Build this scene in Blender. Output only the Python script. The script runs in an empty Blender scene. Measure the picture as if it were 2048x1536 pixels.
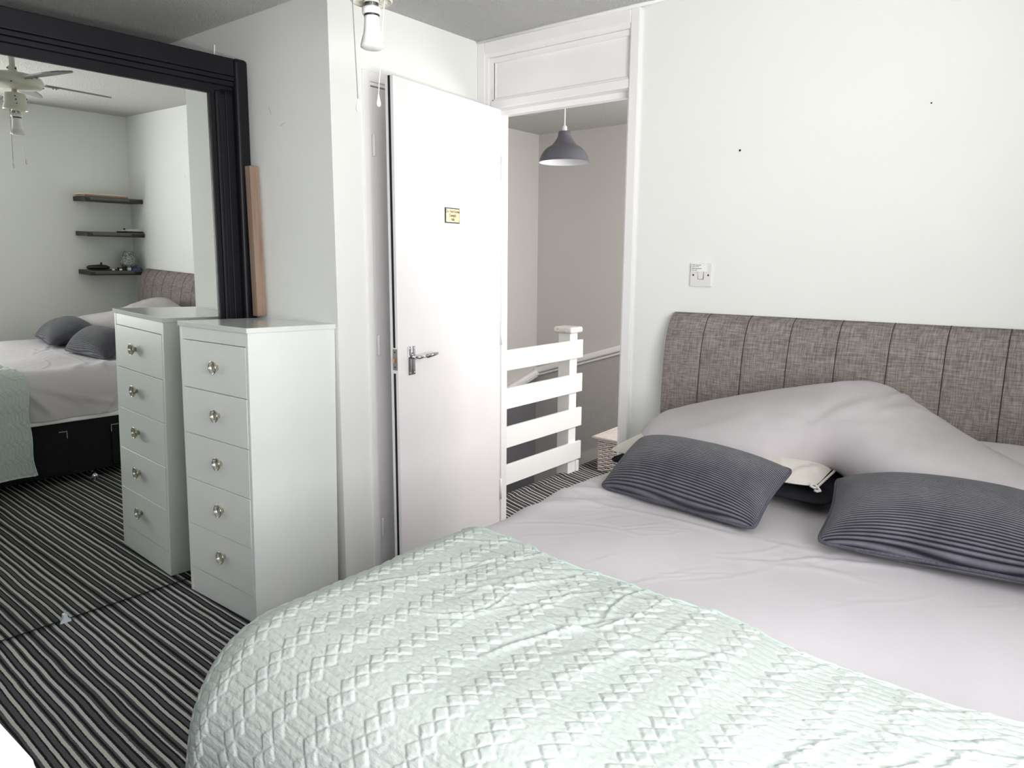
import bpy, bmesh, math, random
import numpy as np
from mathutils import Matrix, Vector
random.seed(7)
PI = math.pi
SC = bpy.context.scene
COL = SC.collection

# ------------------------------------------------------------------ camera
CAM_H = 1.34
F_PX = 1464.0
YAW, PITCH, ROLL = 0.6681, -0.1671, 0.0063
def cam_axes():
    sy, cy, sp, cp = math.sin(YAW), math.cos(YAW), math.sin(PITCH), math.cos(PITCH)
    f = Vector((-sy*cp, cy*cp, sp)); r = Vector((cy, sy, 0)); u = r.cross(f)
    cr, sr = math.cos(ROLL), math.sin(ROLL)
    return r*cr + u*sr, u*cr - r*sr, f
R_, U_, F_ = cam_axes()
cd = bpy.data.cameras.new('camera'); cam = bpy.data.objects.new('camera', cd); COL.objects.link(cam)
cd.sensor_width = 36.0; cd.lens = F_PX/2048*36.0; cd.clip_start = 0.05; cd.clip_end = 60
m = Matrix(((R_.x, U_.x, -F_.x, 0), (R_.y, U_.y, -F_.y, 0), (R_.z, U_.z, -F_.z, CAM_H), (0, 0, 0, 1)))
cam.matrix_world = m
SC.camera = cam

# ------------------------------------------------------------------ world, lights, exposure
SC.view_settings.view_transform = 'Standard'; SC.view_settings.look = 'None'
SC.view_settings.gamma = 1.0; SC.view_settings.use_curve_mapping = False
SC.view_settings.exposure = 0.06
w = bpy.data.worlds.new('sky'); SC.world = w; w.use_nodes = True
bg = w.node_tree.nodes['Background']; bg.inputs[0].default_value = (0.80, 0.90, 1.0, 1); bg.inputs[1].default_value = 1.2
def area(name, loc, target, sx, sy, power, color):
    l = bpy.data.lights.new(name, 'AREA'); l.shape = 'RECTANGLE'; l.size = sx; l.size_y = sy; l.energy = power; l.color = color
    o = bpy.data.objects.new(name, l); COL.objects.link(o); o.location = loc
    d = Vector(target)-Vector(loc); o.rotation_euler = d.to_track_quat('-Z', 'Y').to_euler(); return o
area('window_daylight', (0.66, 0.34, 1.50), (-2.0, 0.36, 2.15), 1.55, 1.15, 74, (1.0, 0.985, 0.98))
area('landing_fill', (-0.72, 3.75, 1.55), (-3.2, 3.6, 0.9), 0.9, 1.0, 40, (1.0, 0.96, 0.93))  # unseen fill lamp added to brighten the landing and railing
area('ground_bounce_daylight', (0.80, 0.34, 0.80), (-0.9, 0.55, 2.30), 1.5, 0.45, 120, (1.0, 0.99, 0.95))
SC.cycles.max_bounces = 8; SC.cycles.diffuse_bounces = 6; SC.cycles.glossy_bounces = 4; SC.cycles.transparent_max_bounces = 8
SC.cycles.use_denoising = True
SC.cycles.sample_clamp_indirect = 6.0

# ------------------------------------------------------------------ material helpers
def srgb(r, g, b):
    def c(v):
        v /= 255.0
        return v/12.92 if v <= 0.04045 else ((v+0.055)/1.055)**2.4
    return (c(r), c(g), c(b), 1)
class NT:
    def __init__(s, name, rough=0.6, metal=0.0, base=(0.8, 0.8, 0.8, 1), spec=0.5):
        s.m = bpy.data.materials.new(name); s.m.use_nodes = True; s.t = s.m.node_tree
        s.p = s.t.nodes['Principled BSDF']; s.p.inputs['Base Color'].default_value = base
        s.p.inputs['Roughness'].default_value = rough; s.p.inputs['Metallic'].default_value = metal
        s.p.inputs['Specular IOR Level'].default_value = spec
        s._co = None
    def n(s, typ, **kw):
        nd = s.t.nodes.new(typ)
        for k, v in kw.items(): setattr(nd, k, v)
        return nd
    def link(s, a, b): s.t.links.new(a, b)
    def co(s, kind='Object', scale=(1, 1, 1), rot=(0, 0, 0)):
        tc = s.n('ShaderNodeTexCoord'); mp = s.n('ShaderNodeMapping')
        mp.inputs['Scale'].default_value = scale; mp.inputs['Rotation'].default_value = rot
        s.link(tc.outputs[kind], mp.inputs[0]); return mp.outputs[0]
    def noise(s, co, scale, detail=3, rough=0.5):
        nd = s.n('ShaderNodeTexNoise'); nd.inputs['Scale'].default_value = scale; nd.inputs['Detail'].default_value = detail
        nd.inputs['Roughness'].default_value = rough; s.link(co, nd.inputs['Vector']); return nd.outputs['Fac']
    def ramp(s, fac, stops, interp='LINEAR'):
        r = s.n('ShaderNodeValToRGB'); r.color_ramp.interpolation = interp; e = r.color_ramp.elements
        while len(e) > 1: e.remove(e[-1])
        e[0].position = stops[0][0]; e[0].color = stops[0][1]
        for p, c in stops[1:]:
            x = e.new(p); x.color = c
        s.link(fac, r.inputs[0]); return r.outputs[0]
    def math(s, op, a, b=None, c=None):
        nd = s.n('ShaderNodeMath', operation=op)
        for i, v in enumerate((a, b, c)):
            if v is None: continue
            if isinstance(v, (int, float)): nd.inputs[i].default_value = v
            else: s.link(v, nd.inputs[i])
        return nd.outputs[0]
    def mix(s, fac, a, b):
        nd = s.n('ShaderNodeMix', data_type='RGBA')
        for i, v in ((0, fac), (6, a), (7, b)):
            if isinstance(v, (int, float)): nd.inputs[i].default_value = v
            elif isinstance(v, tuple): nd.inputs[i].default_value = v
            else: s.link(v, nd.inputs[i])
        return nd.outputs[2]
    def base(s, sock): s.link(sock, s.p.inputs['Base Color'])
    def bump(s, h, strength=0.3, dist=0.001):
        b = s.n('ShaderNodeBump'); b.inputs['Strength'].default_value = strength; b.inputs['Distance'].default_value = dist
        s.link(h, b.inputs['Height']); s.link(b.outputs[0], s.p.inputs['Normal']); return b
def flat(name, col, rough=0.6, metal=0.0, var=0.04, scale=30, bump=0.0, spec=0.5):
    k = NT(name, rough, metal, col, spec); co = k.co()
    f = k.noise(co, scale)
    d = tuple(c*(1-var) for c in col[:3])+(1,); u = tuple(min(1, c*(1+var)) for c in col[:3])+(1,)
    k.base(k.ramp(f, [(0.3, d), (0.7, u)]))
    if bump: k.bump(k.noise(co, scale*6), bump, 0.001)
    return k.m

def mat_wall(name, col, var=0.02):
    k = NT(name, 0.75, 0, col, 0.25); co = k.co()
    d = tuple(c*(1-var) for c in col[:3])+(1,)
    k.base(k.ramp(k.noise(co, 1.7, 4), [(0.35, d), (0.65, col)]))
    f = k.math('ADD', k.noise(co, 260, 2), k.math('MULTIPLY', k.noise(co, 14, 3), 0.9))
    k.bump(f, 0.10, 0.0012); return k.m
M = {}
M['wall'] = mat_wall('wall_paint', (0.86, 0.87, 0.845, 1))
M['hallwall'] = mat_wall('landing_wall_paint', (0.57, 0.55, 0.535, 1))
k = NT('artex_ceiling', 0.8, 0, (0.86, 0.86, 0.84, 1), 0.3); co = k.co()
v = k.n('ShaderNodeTexVoronoi'); v.inputs['Scale'].default_value = 120; k.link(co, v.inputs['Vector'])
hh = k.math('ADD', k.math('MULTIPLY', k.math('POWER', k.noise(co, 150, 3, 0.7), 2.0), 1.6), k.math('MULTIPLY', v.outputs['Distance'], -0.6))
k.bump(hh, 1.0, 0.016); M['ceiling'] = k.m
M['gloss_white'] = flat('white_gloss_paint', (0.86, 0.85, 0.85, 1), 0.32, var=0.015, scale=6, bump=0.02)
M['door_white'] = flat('door_paint', (0.84, 0.82, 0.83, 1), 0.42, var=0.02, scale=5, bump=0.03)
M['rail_white'] = flat('railing_paint', (0.90, 0.90, 0.90, 1), 0.35, var=0.01, scale=9)
M['cap'] = None
k = NT('worn_newel_paint', 0.5, 0, (0.8, 0.75, 0.72, 1)); co = k.co()
k.base(k.ramp(k.noise(co, 40, 5, 0.7), [(0.35, (0.45, 0.32, 0.26, 1)), (0.45, (0.80, 0.74, 0.71, 1)), (0.7, (0.88, 0.85, 0.84, 1))])); M['cap'] = k.m
M['chest'] = flat('white_laminate', (0.85, 0.875, 0.86, 1), 0.38, var=0.012, scale=8)
M['chest_top'] = flat('glossy_white_laminate', (0.82, 0.85, 0.83, 1), 0.08, var=0.01, scale=8)
M['gap'] = flat('dark_gap', (0.02, 0.02, 0.02, 1), 0.9)
M['black_frame'] = flat('black_satin_frame', (0.005, 0.005, 0.008, 1), 0.45, var=0.25, scale=5, spec=0.25)
k = NT('mirror_glass', 0.0, 1.0, (0.80, 0.825, 0.785, 1)); M['mirror'] = k.m
M['clip'] = flat('clear_plastic_clip', (0.62, 0.68, 0.76, 1), 0.25)
M['nickel'] = flat('brushed_nickel', (0.62, 0.57, 0.48, 1), 0.18, 1.0, var=0.06, scale=50)
M['knob_dish'] = flat('satin_knob_dish', (0.62, 0.61, 0.58, 1), 0.32, 0.55, var=0.03)
M['chrome'] = flat('polished_chrome', (0.55, 0.55, 0.57, 1), 0.08, 1.0, var=0.02)
M['chrome_bright'] = flat('bright_chrome', (0.85, 0.85, 0.88, 1), 0.12, 1.0, var=0.02)
M['steel'] = flat('dull_steel', (0.30, 0.29, 0.28, 1), 0.4, 0.8, var=0.1)
M['brass'] = flat('brass', (0.62, 0.43, 0.24, 1), 0.25, 1.0, var=0.25, scale=25)
M['black'] = flat('black_plastic', (0.012, 0.012, 0.014, 1), 0.45)
M['seal'] = flat('black_seal_strip', (0.006, 0.006, 0.006, 1), 0.8)
M['ink'] = flat('dark_ink', (0.02, 0.012, 0.008, 1), 0.6)
M['white_plastic'] = flat('white_plastic', (0.80, 0.79, 0.79, 1), 0.35, var=0.01)
M['paper'] = flat('white_paper', (0.90, 0.90, 0.90, 1), 0.7, var=0.01)
M['cream'] = flat('cream_enamel', (0.70, 0.68, 0.60, 1), 0.3, var=0.03, scale=12)
M['blade'] = flat('fan_blade_laminate', (0.22, 0.22, 0.22, 1), 0.4, var=0.1)
M['bulb'] = flat('bulb_plastic', (0.88, 0.88, 0.84, 1), 0.35, var=0.01)
M['bulb_dome'] = flat('bulb_diffuser', (0.80, 0.80, 0.80, 1), 0.3, var=0.01)
M['timber'] = None
k = NT('rough_sawn_pine', 0.75, 0); co = k.co(scale=(60, 60, 3)); c2 = k.co()
g = k.ramp(k.noise(co, 1.0, 5, 0.65), [(0.25, (0.19, 0.125, 0.09, 1)), (0.55, (0.30, 0.21, 0.155, 1)), (0.8, (0.36, 0.26, 0.195, 1))])
kn = k.ramp(k.noise(c2, 13, 1), [(0.70, (1, 1, 1, 1)), (0.78, (0.35, 0.22, 0.15, 1))])
mm = k.n('ShaderNodeMix', data_type='RGBA', blend_type='MULTIPLY'); mm.inputs[0].default_value = 1
k.link(g, mm.inputs[6]); k.link(kn, mm.inputs[7]); k.base(mm.outputs[2]); k.bump(k.noise(co, 2.0, 4), 0.4, 0.001); M['timber'] = k.m

def mat_carpet(name, rot):
    k = NT(name, 0.95, 0, spec=0.1)
    co = k.co('Object', rot=(0, 0, rot))
    sx = k.n('ShaderNodeSeparateXYZ'); k.link(co, sx.inputs[0])
    wob = k.math('MULTIPLY', k.math('SUBTRACT', k.noise(co, 170, 3, 0.7), 0.5), 0.0048)
    wob2 = k.math('MULTIPLY', k.math('SUBTRACT', k.noise(co, 5, 2), 0.5), 0.010)
    y = k.math('ADD', k.math('ADD', sx.outputs[1], wob), wob2)
    PER = 0.2820
    t = k.math('FRACT', k.math('DIVIDE', k.math('ADD', y, 10*PER - 0.5486), PER))
    Ls = [(0.5486, 0.5566), (0.5804, 0.5888), (0.607, 0.6148), (0.6368, 0.6475), (0.6651, 0.6738), (0.7018, 0.7091), (0.7362, 0.7457), (0.7704, 0.7747), (0.7959, 0.8049)]
    W, B = (1, 1, 1, 1), (0, 0, 0, 1)
    st = []
    for a, b in Ls: st += [((a-0.5486)/PER, W), ((b-0.5486+0.0009)/PER, B)]
    light = k.ramp(t, st, 'CONSTANT')
    gs = []; n_ = len(Ls)
    for i in range(n_):
        e = Ls[i][1]-0.5486; nx = (Ls[i+1][0]-0.5486) if i+1 < n_ else PER
        wd = nx-e
        if i % 2 == 0: gs += [(e/PER, B), ((e+wd*0.30)/PER, W), ((e+wd*0.80)/PER, B)]
        else: gs += [(e/PER, W), ((e+wd*0.30)/PER, B), ((e+wd*0.66)/PER, W)]
    grey = k.ramp(t, gs, 'CONSTANT')
    fine = k.noise(co, 330, 3, 0.8); fine2 = k.noise(co, 210, 4, 0.8)
    dark = k.ramp(fine2, [(0.35, (0.007, 0.007, 0.008, 1)), (0.68, (0.034, 0.034, 0.038, 1))])
    gr = k.ramp(fine2, [(0.3, (0.055, 0.057, 0.064, 1)), (0.7, (0.155, 0.158, 0.172, 1))])
    lt = k.ramp(fine, [(0.3, (0.52, 0.50, 0.475, 1)), (0.7, (0.76, 0.74, 0.71, 1))])
    c = k.mix(k.math('MULTIPLY', grey, 1.0), dark, gr); c = k.mix(light, c, lt)
    k.base(c); k.bump(k.math('ADD', fine, fine2), 0.9, 0.004)
    return k.m
M['carpet'] = mat_carpet('striped_carpet', 0.045)
M['carpet_hall'] = mat_carpet('striped_landing_carpet', 0.33)

# fabrics
k = NT('sheet_cotton', 0.9, 0, spec=0.15); co = k.co()
k.base(k.ramp(k.noise(co, 3, 4), [(0.3, (0.52, 0.495, 0.525, 1)), (0.7, (0.565, 0.54, 0.57, 1))]))
k.p.inputs['Sheen Weight'].default_value = 0.1
k.bump(k.math('ADD', k.noise(co, 900, 2), k.math('MULTIPLY', k.noise(co, 30, 4), 1.5)), 0.25, 0.001); M['sheet'] = k.m
k = NT('pillowcase_cotton', 0.9, 0, spec=0.15); co = k.co()
k.base(k.ramp(k.noise(co, 6, 4), [(0.3, (0.455, 0.425, 0.44, 1)), (0.7, (0.53, 0.50, 0.515, 1))]))
k.bump(k.math('ADD', k.noise(co, 900, 2), k.math('MULTIPLY', k.noise(co, 35, 4), 1.6)), 0.28, 0.001); M['pillow'] = k.m
k = NT('pale_pillowcase', 0.9, 0, spec=0.15); co = k.co()
k.base(k.ramp(k.noise(co, 6, 4), [(0.3, (0.58, 0.55, 0.51, 1)), (0.7, (0.66, 0.63, 0.59, 1))]))
k.bump(k.math('ADD', k.noise(co, 900, 2), k.math('MULTIPLY', k.noise(co, 30, 4), 1.6)), 0.3, 0.001); M['pillow_pale'] = k.m
M['charcoal_cotton'] = flat('charcoal_cotton', (0.022, 0.022, 0.028, 1), 0.9, var=0.2, scale=40, bump=0.2, spec=0.1)
M['divan'] = flat('charcoal_divan_fabric', (0.013, 0.013, 0.016, 1), 0.92, var=0.25, scale=120, bump=0.3, spec=0.15)
M['piping_white'] = flat('white_piping', (0.62, 0.60, 0.58, 1), 0.8)
def mat_cord():
    k = NT('grey_corduroy', 0.85, 0, spec=0.15)
    tc = k.n('ShaderNodeTexCoord'); sx = k.n('ShaderNodeSeparateXYZ'); k.link(tc.outputs['UV'], sx.inputs[0])
    co = k.co()
    s = k.math('SINE', k.math('MULTIPLY', sx.outputs[1], 2*PI/0.0057))
    s01 = k.math('MULTIPLY_ADD', s, 0.5, 0.5)
    a = k.ramp(s01, [(0.05, (0.012, 0.012, 0.020, 1)), (0.45, (0.088, 0.088, 0.110, 1)), (1.0, (0.170, 0.170, 0.202, 1))])
    n_ = k.ramp(k.noise(co, 14, 5, 0.65), [(0.3, (0.60, 0.60, 0.62, 1)), (0.7, (1.0, 1.0, 1.0, 1))])
    mm = k.n('ShaderNodeMix', data_type='RGBA', blend_type='MULTIPLY'); mm.inputs[0].default_value = 1
    k.link(a, mm.inputs[6]); k.link(n_, mm.inputs[7]); k.base(mm.outputs[2])
    k.p.inputs['Sheen Weight'].default_value = 0.25
    k.bump(s01, 0.8, 0.0025); return k.m
M['cord'] = mat_cord()
M['cord_pipe'] = flat('grey_cord_piping', (0.07, 0.07, 0.095, 1), 0.85, var=0.3, scale=200)
# headboard linen weave
k = NT('taupe_linen', 0.92, 0, spec=0.1); co = k.co()
a1 = k.noise(k.co(scale=(300, 30, 24)), 1.0, 2); a2 = k.noise(k.co(scale=(24, 30, 300)), 1.0, 2)
bl = k.noise(co, 10, 4)
f = k.math('ADD', k.math('MULTIPLY', k.math('ADD', a1, a2), 0.5), k.math('MULTIPLY', k.math('SUBTRACT', bl, 0.5), 0.10))
k.base(k.ramp(f, [(0.36, (0.150, 0.130, 0.122, 1)), (0.5, (0.245, 0.215, 0.202, 1)), (0.66, (0.36, 0.325, 0.305, 1))]))
k.bump(k.math('ADD', a1, a2), 0.4, 0.0012); M['linen'] = k.m
M['seam'] = flat('seam_thread', (0.035, 0.03, 0.03, 1), 0.9)
# quilt
k = NT('mint_quilt_fabric', 0.72, 0, spec=0.3)
tc = k.n('ShaderNodeTexCoord'); sx = k.n('ShaderNodeSeparateXYZ'); k.link(tc.outputs['UV'], sx.inputs[0])
co = k.co()
k.base(k.ramp(k.noise(co, 5, 4), [(0.3, (0.487, 0.538, 0.517, 1)), (0.7, (0.537, 0.588, 0.567, 1))]))
U, Vv = sx.outputs[0], sx.outputs[1]
wr = k.noise(k.co('UV', scale=(60, 200, 1)), 1.0, 4, 0.6)
fu = k.math('FRACT', k.math('DIVIDE', Vv, 0.018)); du = k.math('MINIMUM', fu, k.math('SUBTRACT', 1.0, fu))
line = k.math('LESS_THAN', du, 0.09)
dots = k.math('GREATER_THAN', k.math('SINE', k.math('MULTIPLY', U, 2*PI/0.0048)), 0.0)
st = k.math('MULTIPLY', line, dots)
hgt = k.math('SUBTRACT', k.math('ADD', k.math('MULTIPLY', wr, 0.9), k.math('MULTIPLY', k.noise(co, 140, 3), 0.5)), k.math('MULTIPLY', st, 0.9))
k.bump(hgt, 0.8, 0.0022); M['quilt'] = k.m
M['quilt_edge'] = flat('mint_binding', (0.52, 0.63, 0.57, 1), 0.75)
M['shade_grey'] = flat('slate_enamel', (0.105, 0.105, 0.125, 1), 0.42, var=0.05)
M['shade_in'] = flat('silver_white_enamel', (0.75, 0.76, 0.80, 1), 0.35, var=0.02)
M['wicker'] = flat('whitewashed_wicker', (0.78, 0.71, 0.67, 1), 0.7, var=0.06, scale=20)
M['shelf'] = flat('charcoal_shelf', (0.018, 0.018, 0.020, 1), 0.45, var=0.1)
M['shelf_front'] = flat('slate_shelf_front', (0.10, 0.10, 0.105, 1), 0.5, var=0.1)
M['kraft'] = flat('kraft_card', (0.42, 0.25, 0.15, 1), 0.8, var=0.08)
M['navy'] = flat('navy_cloth', (0.02, 0.02, 0.07, 1), 0.8)
M['blue'] = flat('blue_box', (0.08, 0.11, 0.35, 1), 0.5)
k = NT('crackled_mercury_glass', 0.3, 0.7, (0.6, 0.62, 0.62, 1)); co = k.co()
k.base(k.ramp(k.noise(co, 160, 3, 0.8), [(0.42, (0.05, 0.052, 0.052, 1)), (0.62, (0.75, 0.77, 0.76, 1))]))
vv = k.n('ShaderNodeTexVoronoi'); vv.inputs['Scale'].default_value = 190; k.link(co, vv.inputs['Vector']); k.bump(vv.outputs['Distance'], 0.9, 0.004); M['vase'] = k.m
# clear window glass: a little gloss over plain transparency
k = bpy.data.materials.new('window_glass'); k.use_nodes = True; t = k.node_tree; t.nodes.clear()
o_ = t.nodes.new('ShaderNodeOutputMaterial'); mx = t.nodes.new('ShaderNodeMixShader'); tr = t.nodes.new('ShaderNodeBsdfTransparent'); gl = t.nodes.new('ShaderNodeBsdfGlossy')
gl.inputs['Roughness'].default_value = 0.02; mx.inputs[0].default_value = 0.05
t.links.new(tr.outputs[0], mx.inputs[1]); t.links.new(gl.outputs[0], mx.inputs[2]); t.links.new(mx.outputs[0], o_.inputs[0]); M['glass'] = k

# ------------------------------------------------------------------ mesh helpers
def link_mesh(name, me, mat, parent=None, smooth=False):
    o = bpy.data.objects.new(name, me); COL.objects.link(o)
    if mat is not None:
        if isinstance(mat, (list, tuple)):
            for q in mat: me.materials.append(q)
        else: me.materials.append(mat)
    if smooth:
        me.polygons.foreach_set('use_smooth', [True]*len(me.polygons))
    if parent: o.parent = parent
    return o
def obj(name, bm, mat, parent=None, smooth=False, loc=None, rot=None):
    me = bpy.data.meshes.new(name); bmesh.ops.recalc_face_normals(bm, faces=bm.faces[:]); bm.to_mesh(me); bm.free()
    o = link_mesh(name, me, mat, parent, smooth)
    if loc: o.location = loc
    if rot: o.rotation_euler = rot
    return o
def B(): return bmesh.new()
def box(bm, x0, x1, y0, y1, z0, z1, bev=0.0, seg=2, mtx=None, mi=0):
    vs = [bm.verts.new((x, y, z)) for x in (x0, x1) for y in (y0, y1) for z in (z0, z1)]
    f = [(0, 1, 3, 2), (4, 6, 7, 5), (0, 4, 5, 1), (2, 3, 7, 6), (0, 2, 6, 4), (1, 5, 7, 3)]
    fs = [bm.faces.new([vs[i] for i in q]) for q in f]
    for q in fs: q.material_index = mi
    if mtx is not None: bmesh.ops.transform(bm, matrix=mtx, verts=vs)
    if bev > 0:
        es = list({e for q in fs for e in q.edges})
        bmesh.ops.bevel(bm, geom=es, offset=bev, segments=seg, profile=0.5, affect='EDGES')
def bx(x0, x1, y0, y1, z0, z1, bev=0.0, seg=2, mtx=None):
    b = B(); box(b, x0, x1, y0, y1, z0, z1, bev, seg, mtx); return b
def lathe(bm, prof, seg=32, mtx=None, close=False):
    rings = []
    for r, z in prof:
        if r < 1e-6: rings.append([bm.verts.new((0, 0, z))])
        else: rings.append([bm.verts.new((r*math.cos(2*PI*i/seg), r*math.sin(2*PI*i/seg), z)) for i in range(seg)])
    n0 = len(rings)
    allv = [v for r in rings for v in r]
    for a, b in zip(rings[:-1], rings[1:]):
        for i in range(seg):
            j = (i+1) % seg
            if len(a) == 1 and len(b) == 1: break
            if len(a) == 1: bm.faces.new((a[0], b[j], b[i]))
            elif len(b) == 1: bm.faces.new((a[i], a[j], b[0]))
            else: bm.faces.new((a[i], a[j], b[j], b[i]))
    if mtx is not None: bmesh.ops.transform(bm, matrix=mtx, verts=allv)
def tube(bm, pts, r, seg=8, closed=False, cap=True):
    pts = [Vector(p) for p in pts]; n = len(pts); rings = []
    prev = None
    for i, p in enumerate(pts):
        a = pts[(i-1) % n] if (closed or i > 0) else p; b = pts[(i+1) % n] if (closed or i < n-1) else p
        d = (b-a).normalized()
        if prev is None:
            u = d.orthogonal().normalized()
        else:
            u = prev-d*prev.dot(d); u = u.normalized() if u.length > 1e-6 else d.orthogonal().normalized()
        prev = u; v_ = d.cross(u)
        rr = r[i] if isinstance(r, (list, tuple)) else r
        rings.append([bm.verts.new(p+u*rr*math.cos(2*PI*k/seg)+v_*rr*math.sin(2*PI*k/seg)) for k in range(seg)])
    m_ = n if closed else n-1
    for i in range(m_):
        a, b = rings[i], rings[(i+1) % n]
        for k in range(seg):
            bm.faces.new((a[k], a[(k+1) % seg], b[(k+1) % seg], b[k]))
    if cap and not closed:
        bm.faces.new(rings[0][::-1]); bm.faces.new(rings[-1])
def ball(bm, c, r, sub=2, sc=(1, 1, 1)):
    mt = Matrix.Translation(c) @ Matrix.Diagonal((r*sc[0], r*sc[1], r*sc[2], 1))
    bmesh.ops.create_icosphere(bm, subdivisions=sub, radius=1.0, matrix=mt)
def grid(name, P, mat, parent=None, UV=None, smooth=True, wrap=False):
    n, m_ = P.shape[:2]
    idx = np.arange(n*m_).reshape(n, m_)
    if wrap: idx = np.concatenate([idx, idx[:, :1]], 1)
    q = np.stack([idx[:-1, :-1], idx[1:, :-1], idx[1:, 1:], idx[:-1, 1:]], -1).reshape(-1, 4)
    me = bpy.data.meshes.new(name)
    me.vertices.add(n*m_); me.vertices.foreach_set('co', P.reshape(-1).astype(np.float32))
    me.loops.add(len(q)*4); me.loops.foreach_set('vertex_index', q.reshape(-1).astype(np.int32))
    me.polygons.add(len(q)); me.polygons.foreach_set('loop_start', np.arange(0, len(q)*4, 4, dtype=np.int32)); me.polygons.foreach_set('loop_total', np.full(len(q), 4, dtype=np.int32))
    me.update(calc_edges=True)
    if UV is not None:
        l = me.uv_layers.new(name='UVMap'); l.data.foreach_set('uv', UV.reshape(-1, 2)[q.reshape(-1)].reshape(-1).astype(np.float32))
    return link_mesh(name, me, mat, parent, smooth)
def empty(name, label, cat, loc=(0, 0, 0), rot=(0, 0, 0), group=None):
    o = bpy.data.objects.new(name, None); COL.objects.link(o); o.location = loc; o.rotation_euler = rot
    o['label'] = label; o['category'] = cat
    if group: o['group'] = group
    return o
def tag(o, label, cat, group=None):
    o['label'] = label; o['category'] = cat
    if group: o['group'] = group
    return o
def struct(name, bm, mat, smooth=False):
    o = obj(name, bm, mat, None, smooth); o['kind'] = 'structure'; return o
def text_mesh(name, body, size, mat, parent, mtx, bold=False, bend=None, align='CENTER'):
    c = bpy.data.curves.new(name, 'FONT'); c.body = body; c.size = size; c.align_x = align; c.align_y = 'CENTER'
    c.extrude = 0.0; c.offset = size*0.02 if bold else 0
    t_ = bpy.data.objects.new('tmp', c); COL.objects.link(t_)
    bpy.context.view_layer.update()
    me = bpy.data.meshes.new_from_object(t_); me.name = name
    bpy.data.objects.remove(t_)
    if bend:
        for v_ in me.vertices:
            a = v_.co.x/bend; x, y = v_.co.x, v_.co.y
            v_.co = Vector((bend*math.sin(a), y, bend*math.cos(a)-bend))
    me.transform(mtx)
    return link_mesh(name, me, mat, parent)
def sub(name, parent, loc=(0, 0, 0), rot=(0, 0, 0)):
    return None
def frame_mtx(o, xdir, ydir):
    x = Vector(xdir).normalized(); y = Vector(ydir).normalized(); z = x.cross(y)
    return Matrix(((x.x, y.x, z.x, o[0]), (x.y, y.y, z.y, o[1]), (x.z, y.z, z.z, o[2]), (0, 0, 0, 1)))
rng = np.random.RandomState(3)
def waves(X, Y, n, lo, hi, seed, ang=None, spread=PI):
    r = np.random.RandomState(seed); out = np.zeros_like(X)
    for i in range(n):
        a = (ang if ang is not None else 0)+(r.rand()-0.5)*spread; f = 2*PI/(lo+(hi-lo)*r.rand()); p = r.rand()*6.28
        out += np.sin((X*np.cos(a)+Y*np.sin(a))*f+p)
    return out/n
def creases(X, Y, items):
    """raised ridges: (cx, cy, angle, length, width, height, curve)"""
    out = np.zeros_like(X)
    for cx, cy, a, L, wd, h, cv in items:
        dx, dy = X-cx, Y-cy; u = dx*np.cos(a)+dy*np.sin(a); v_ = -dx*np.sin(a)+dy*np.cos(a)-cv*u*u
        e = np.exp(-(u/(L*0.5))**4)
        out += h*e*(np.exp(-(v_/wd)**2)-0.6*np.exp(-((v_-wd*1.5)/(wd*1.2))**2))
    return out

# ------------------------------------------------------------------ measurements
YB = 2.6485      # headboard wall
ZC = 2.302       # ceiling
XD = 0.50        # right wall (shelves, window)
XA = -2.285      # cupboard wall
YC = 1.805       # alcove wall
XH, YH = -3.514, 4.772   # landing far corner
OL, OR_ = -2.197, -1.512  # door opening

# ------------------------------------------------------------------ structure
b = B(); box(b, -3.9, 0.62, -1.75, 2.70, -0.12, 0.0); fl = struct('floor', b, M['carpet'])
b = B(); box(b, -2.52, -0.3, 2.70, YH+0.1, -0.12, 0.0, 0.0)
box(b, -2.60, -2.46, 2.75, YH+0.1, -0.12, 0.004, 0.055, 5); struct('floor', b, M['carpet_hall'])
b = B(); box(b, -3.9, 0.62, -1.75, YH+0.2, ZC, ZC+0.12); struct('ceiling', b, M['ceiling'])
# headboard wall with door opening
b = B()
box(b, OR_+0.005, 0.62, YB, YB+0.10, 0, ZC+0.02)
box(b, -3.62, OL-0.005, YB, YB+0.10, -2.4, ZC+0.02)
box(b, OL-0.01, OR_+0.01, YB, YB+0.10, 2.24, ZC+0.02)
wb = struct('wall_back', b, M['wall'])
for (x, z, r) in ((-1.054, 1.735, 0.0036), (-0.456, 1.825, 0.0022)):
    q = B(); lathe(q, [(0, 0), (r, 0), (r*1.15, 0.0006), (0, 0.0006)], 12, Matrix.Translation((x, YB-0.0004, z)) @ Matrix.Rotation(PI/2, 4, 'X')); obj('nail_hole', q, M['ink'], wb)
# right wall with window opening
WY0, WY1, WZ0, WZ1 = -0.51, 1.19, 0.88, 2.10
b = B(); box(b, XD, XD+0.12, WY1, YB+0.10, 0, ZC+0.02); box(b, XD, XD+0.12, -1.75, WY0, 0, ZC+0.02)
box(b, XD, XD+0.12, WY0, WY1, 0, WZ0); box(b, XD, XD+0.12, WY0, WY1, WZ1, ZC+0.02); struct('wall_right', b, M['wall'])
b = B(); box(b, -3.9, 0.62, -1.87, -1.75, 0, ZC+0.02); struct('wall_front', b, mat_wall('dark_unseen_wall', (0.22, 0.23, 0.25, 1)))  # unseen wall, coloured dark to cut bounce onto the surfaces facing it
b = B(); box(b, -3.90, -3.78, -1.75, YC+0.2, 0, ZC+0.02); struct('wall_left', b, M['wall'])
b = B(); box(b, -3.9, XA-0.02, YC, YC+0.10, 0, ZC+0.02); box(b, XA-0.02, XA, YC, YC+0.10, 0, ZC+0.02)
wa = struct('wall_alcove', b, M['wall'])
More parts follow.
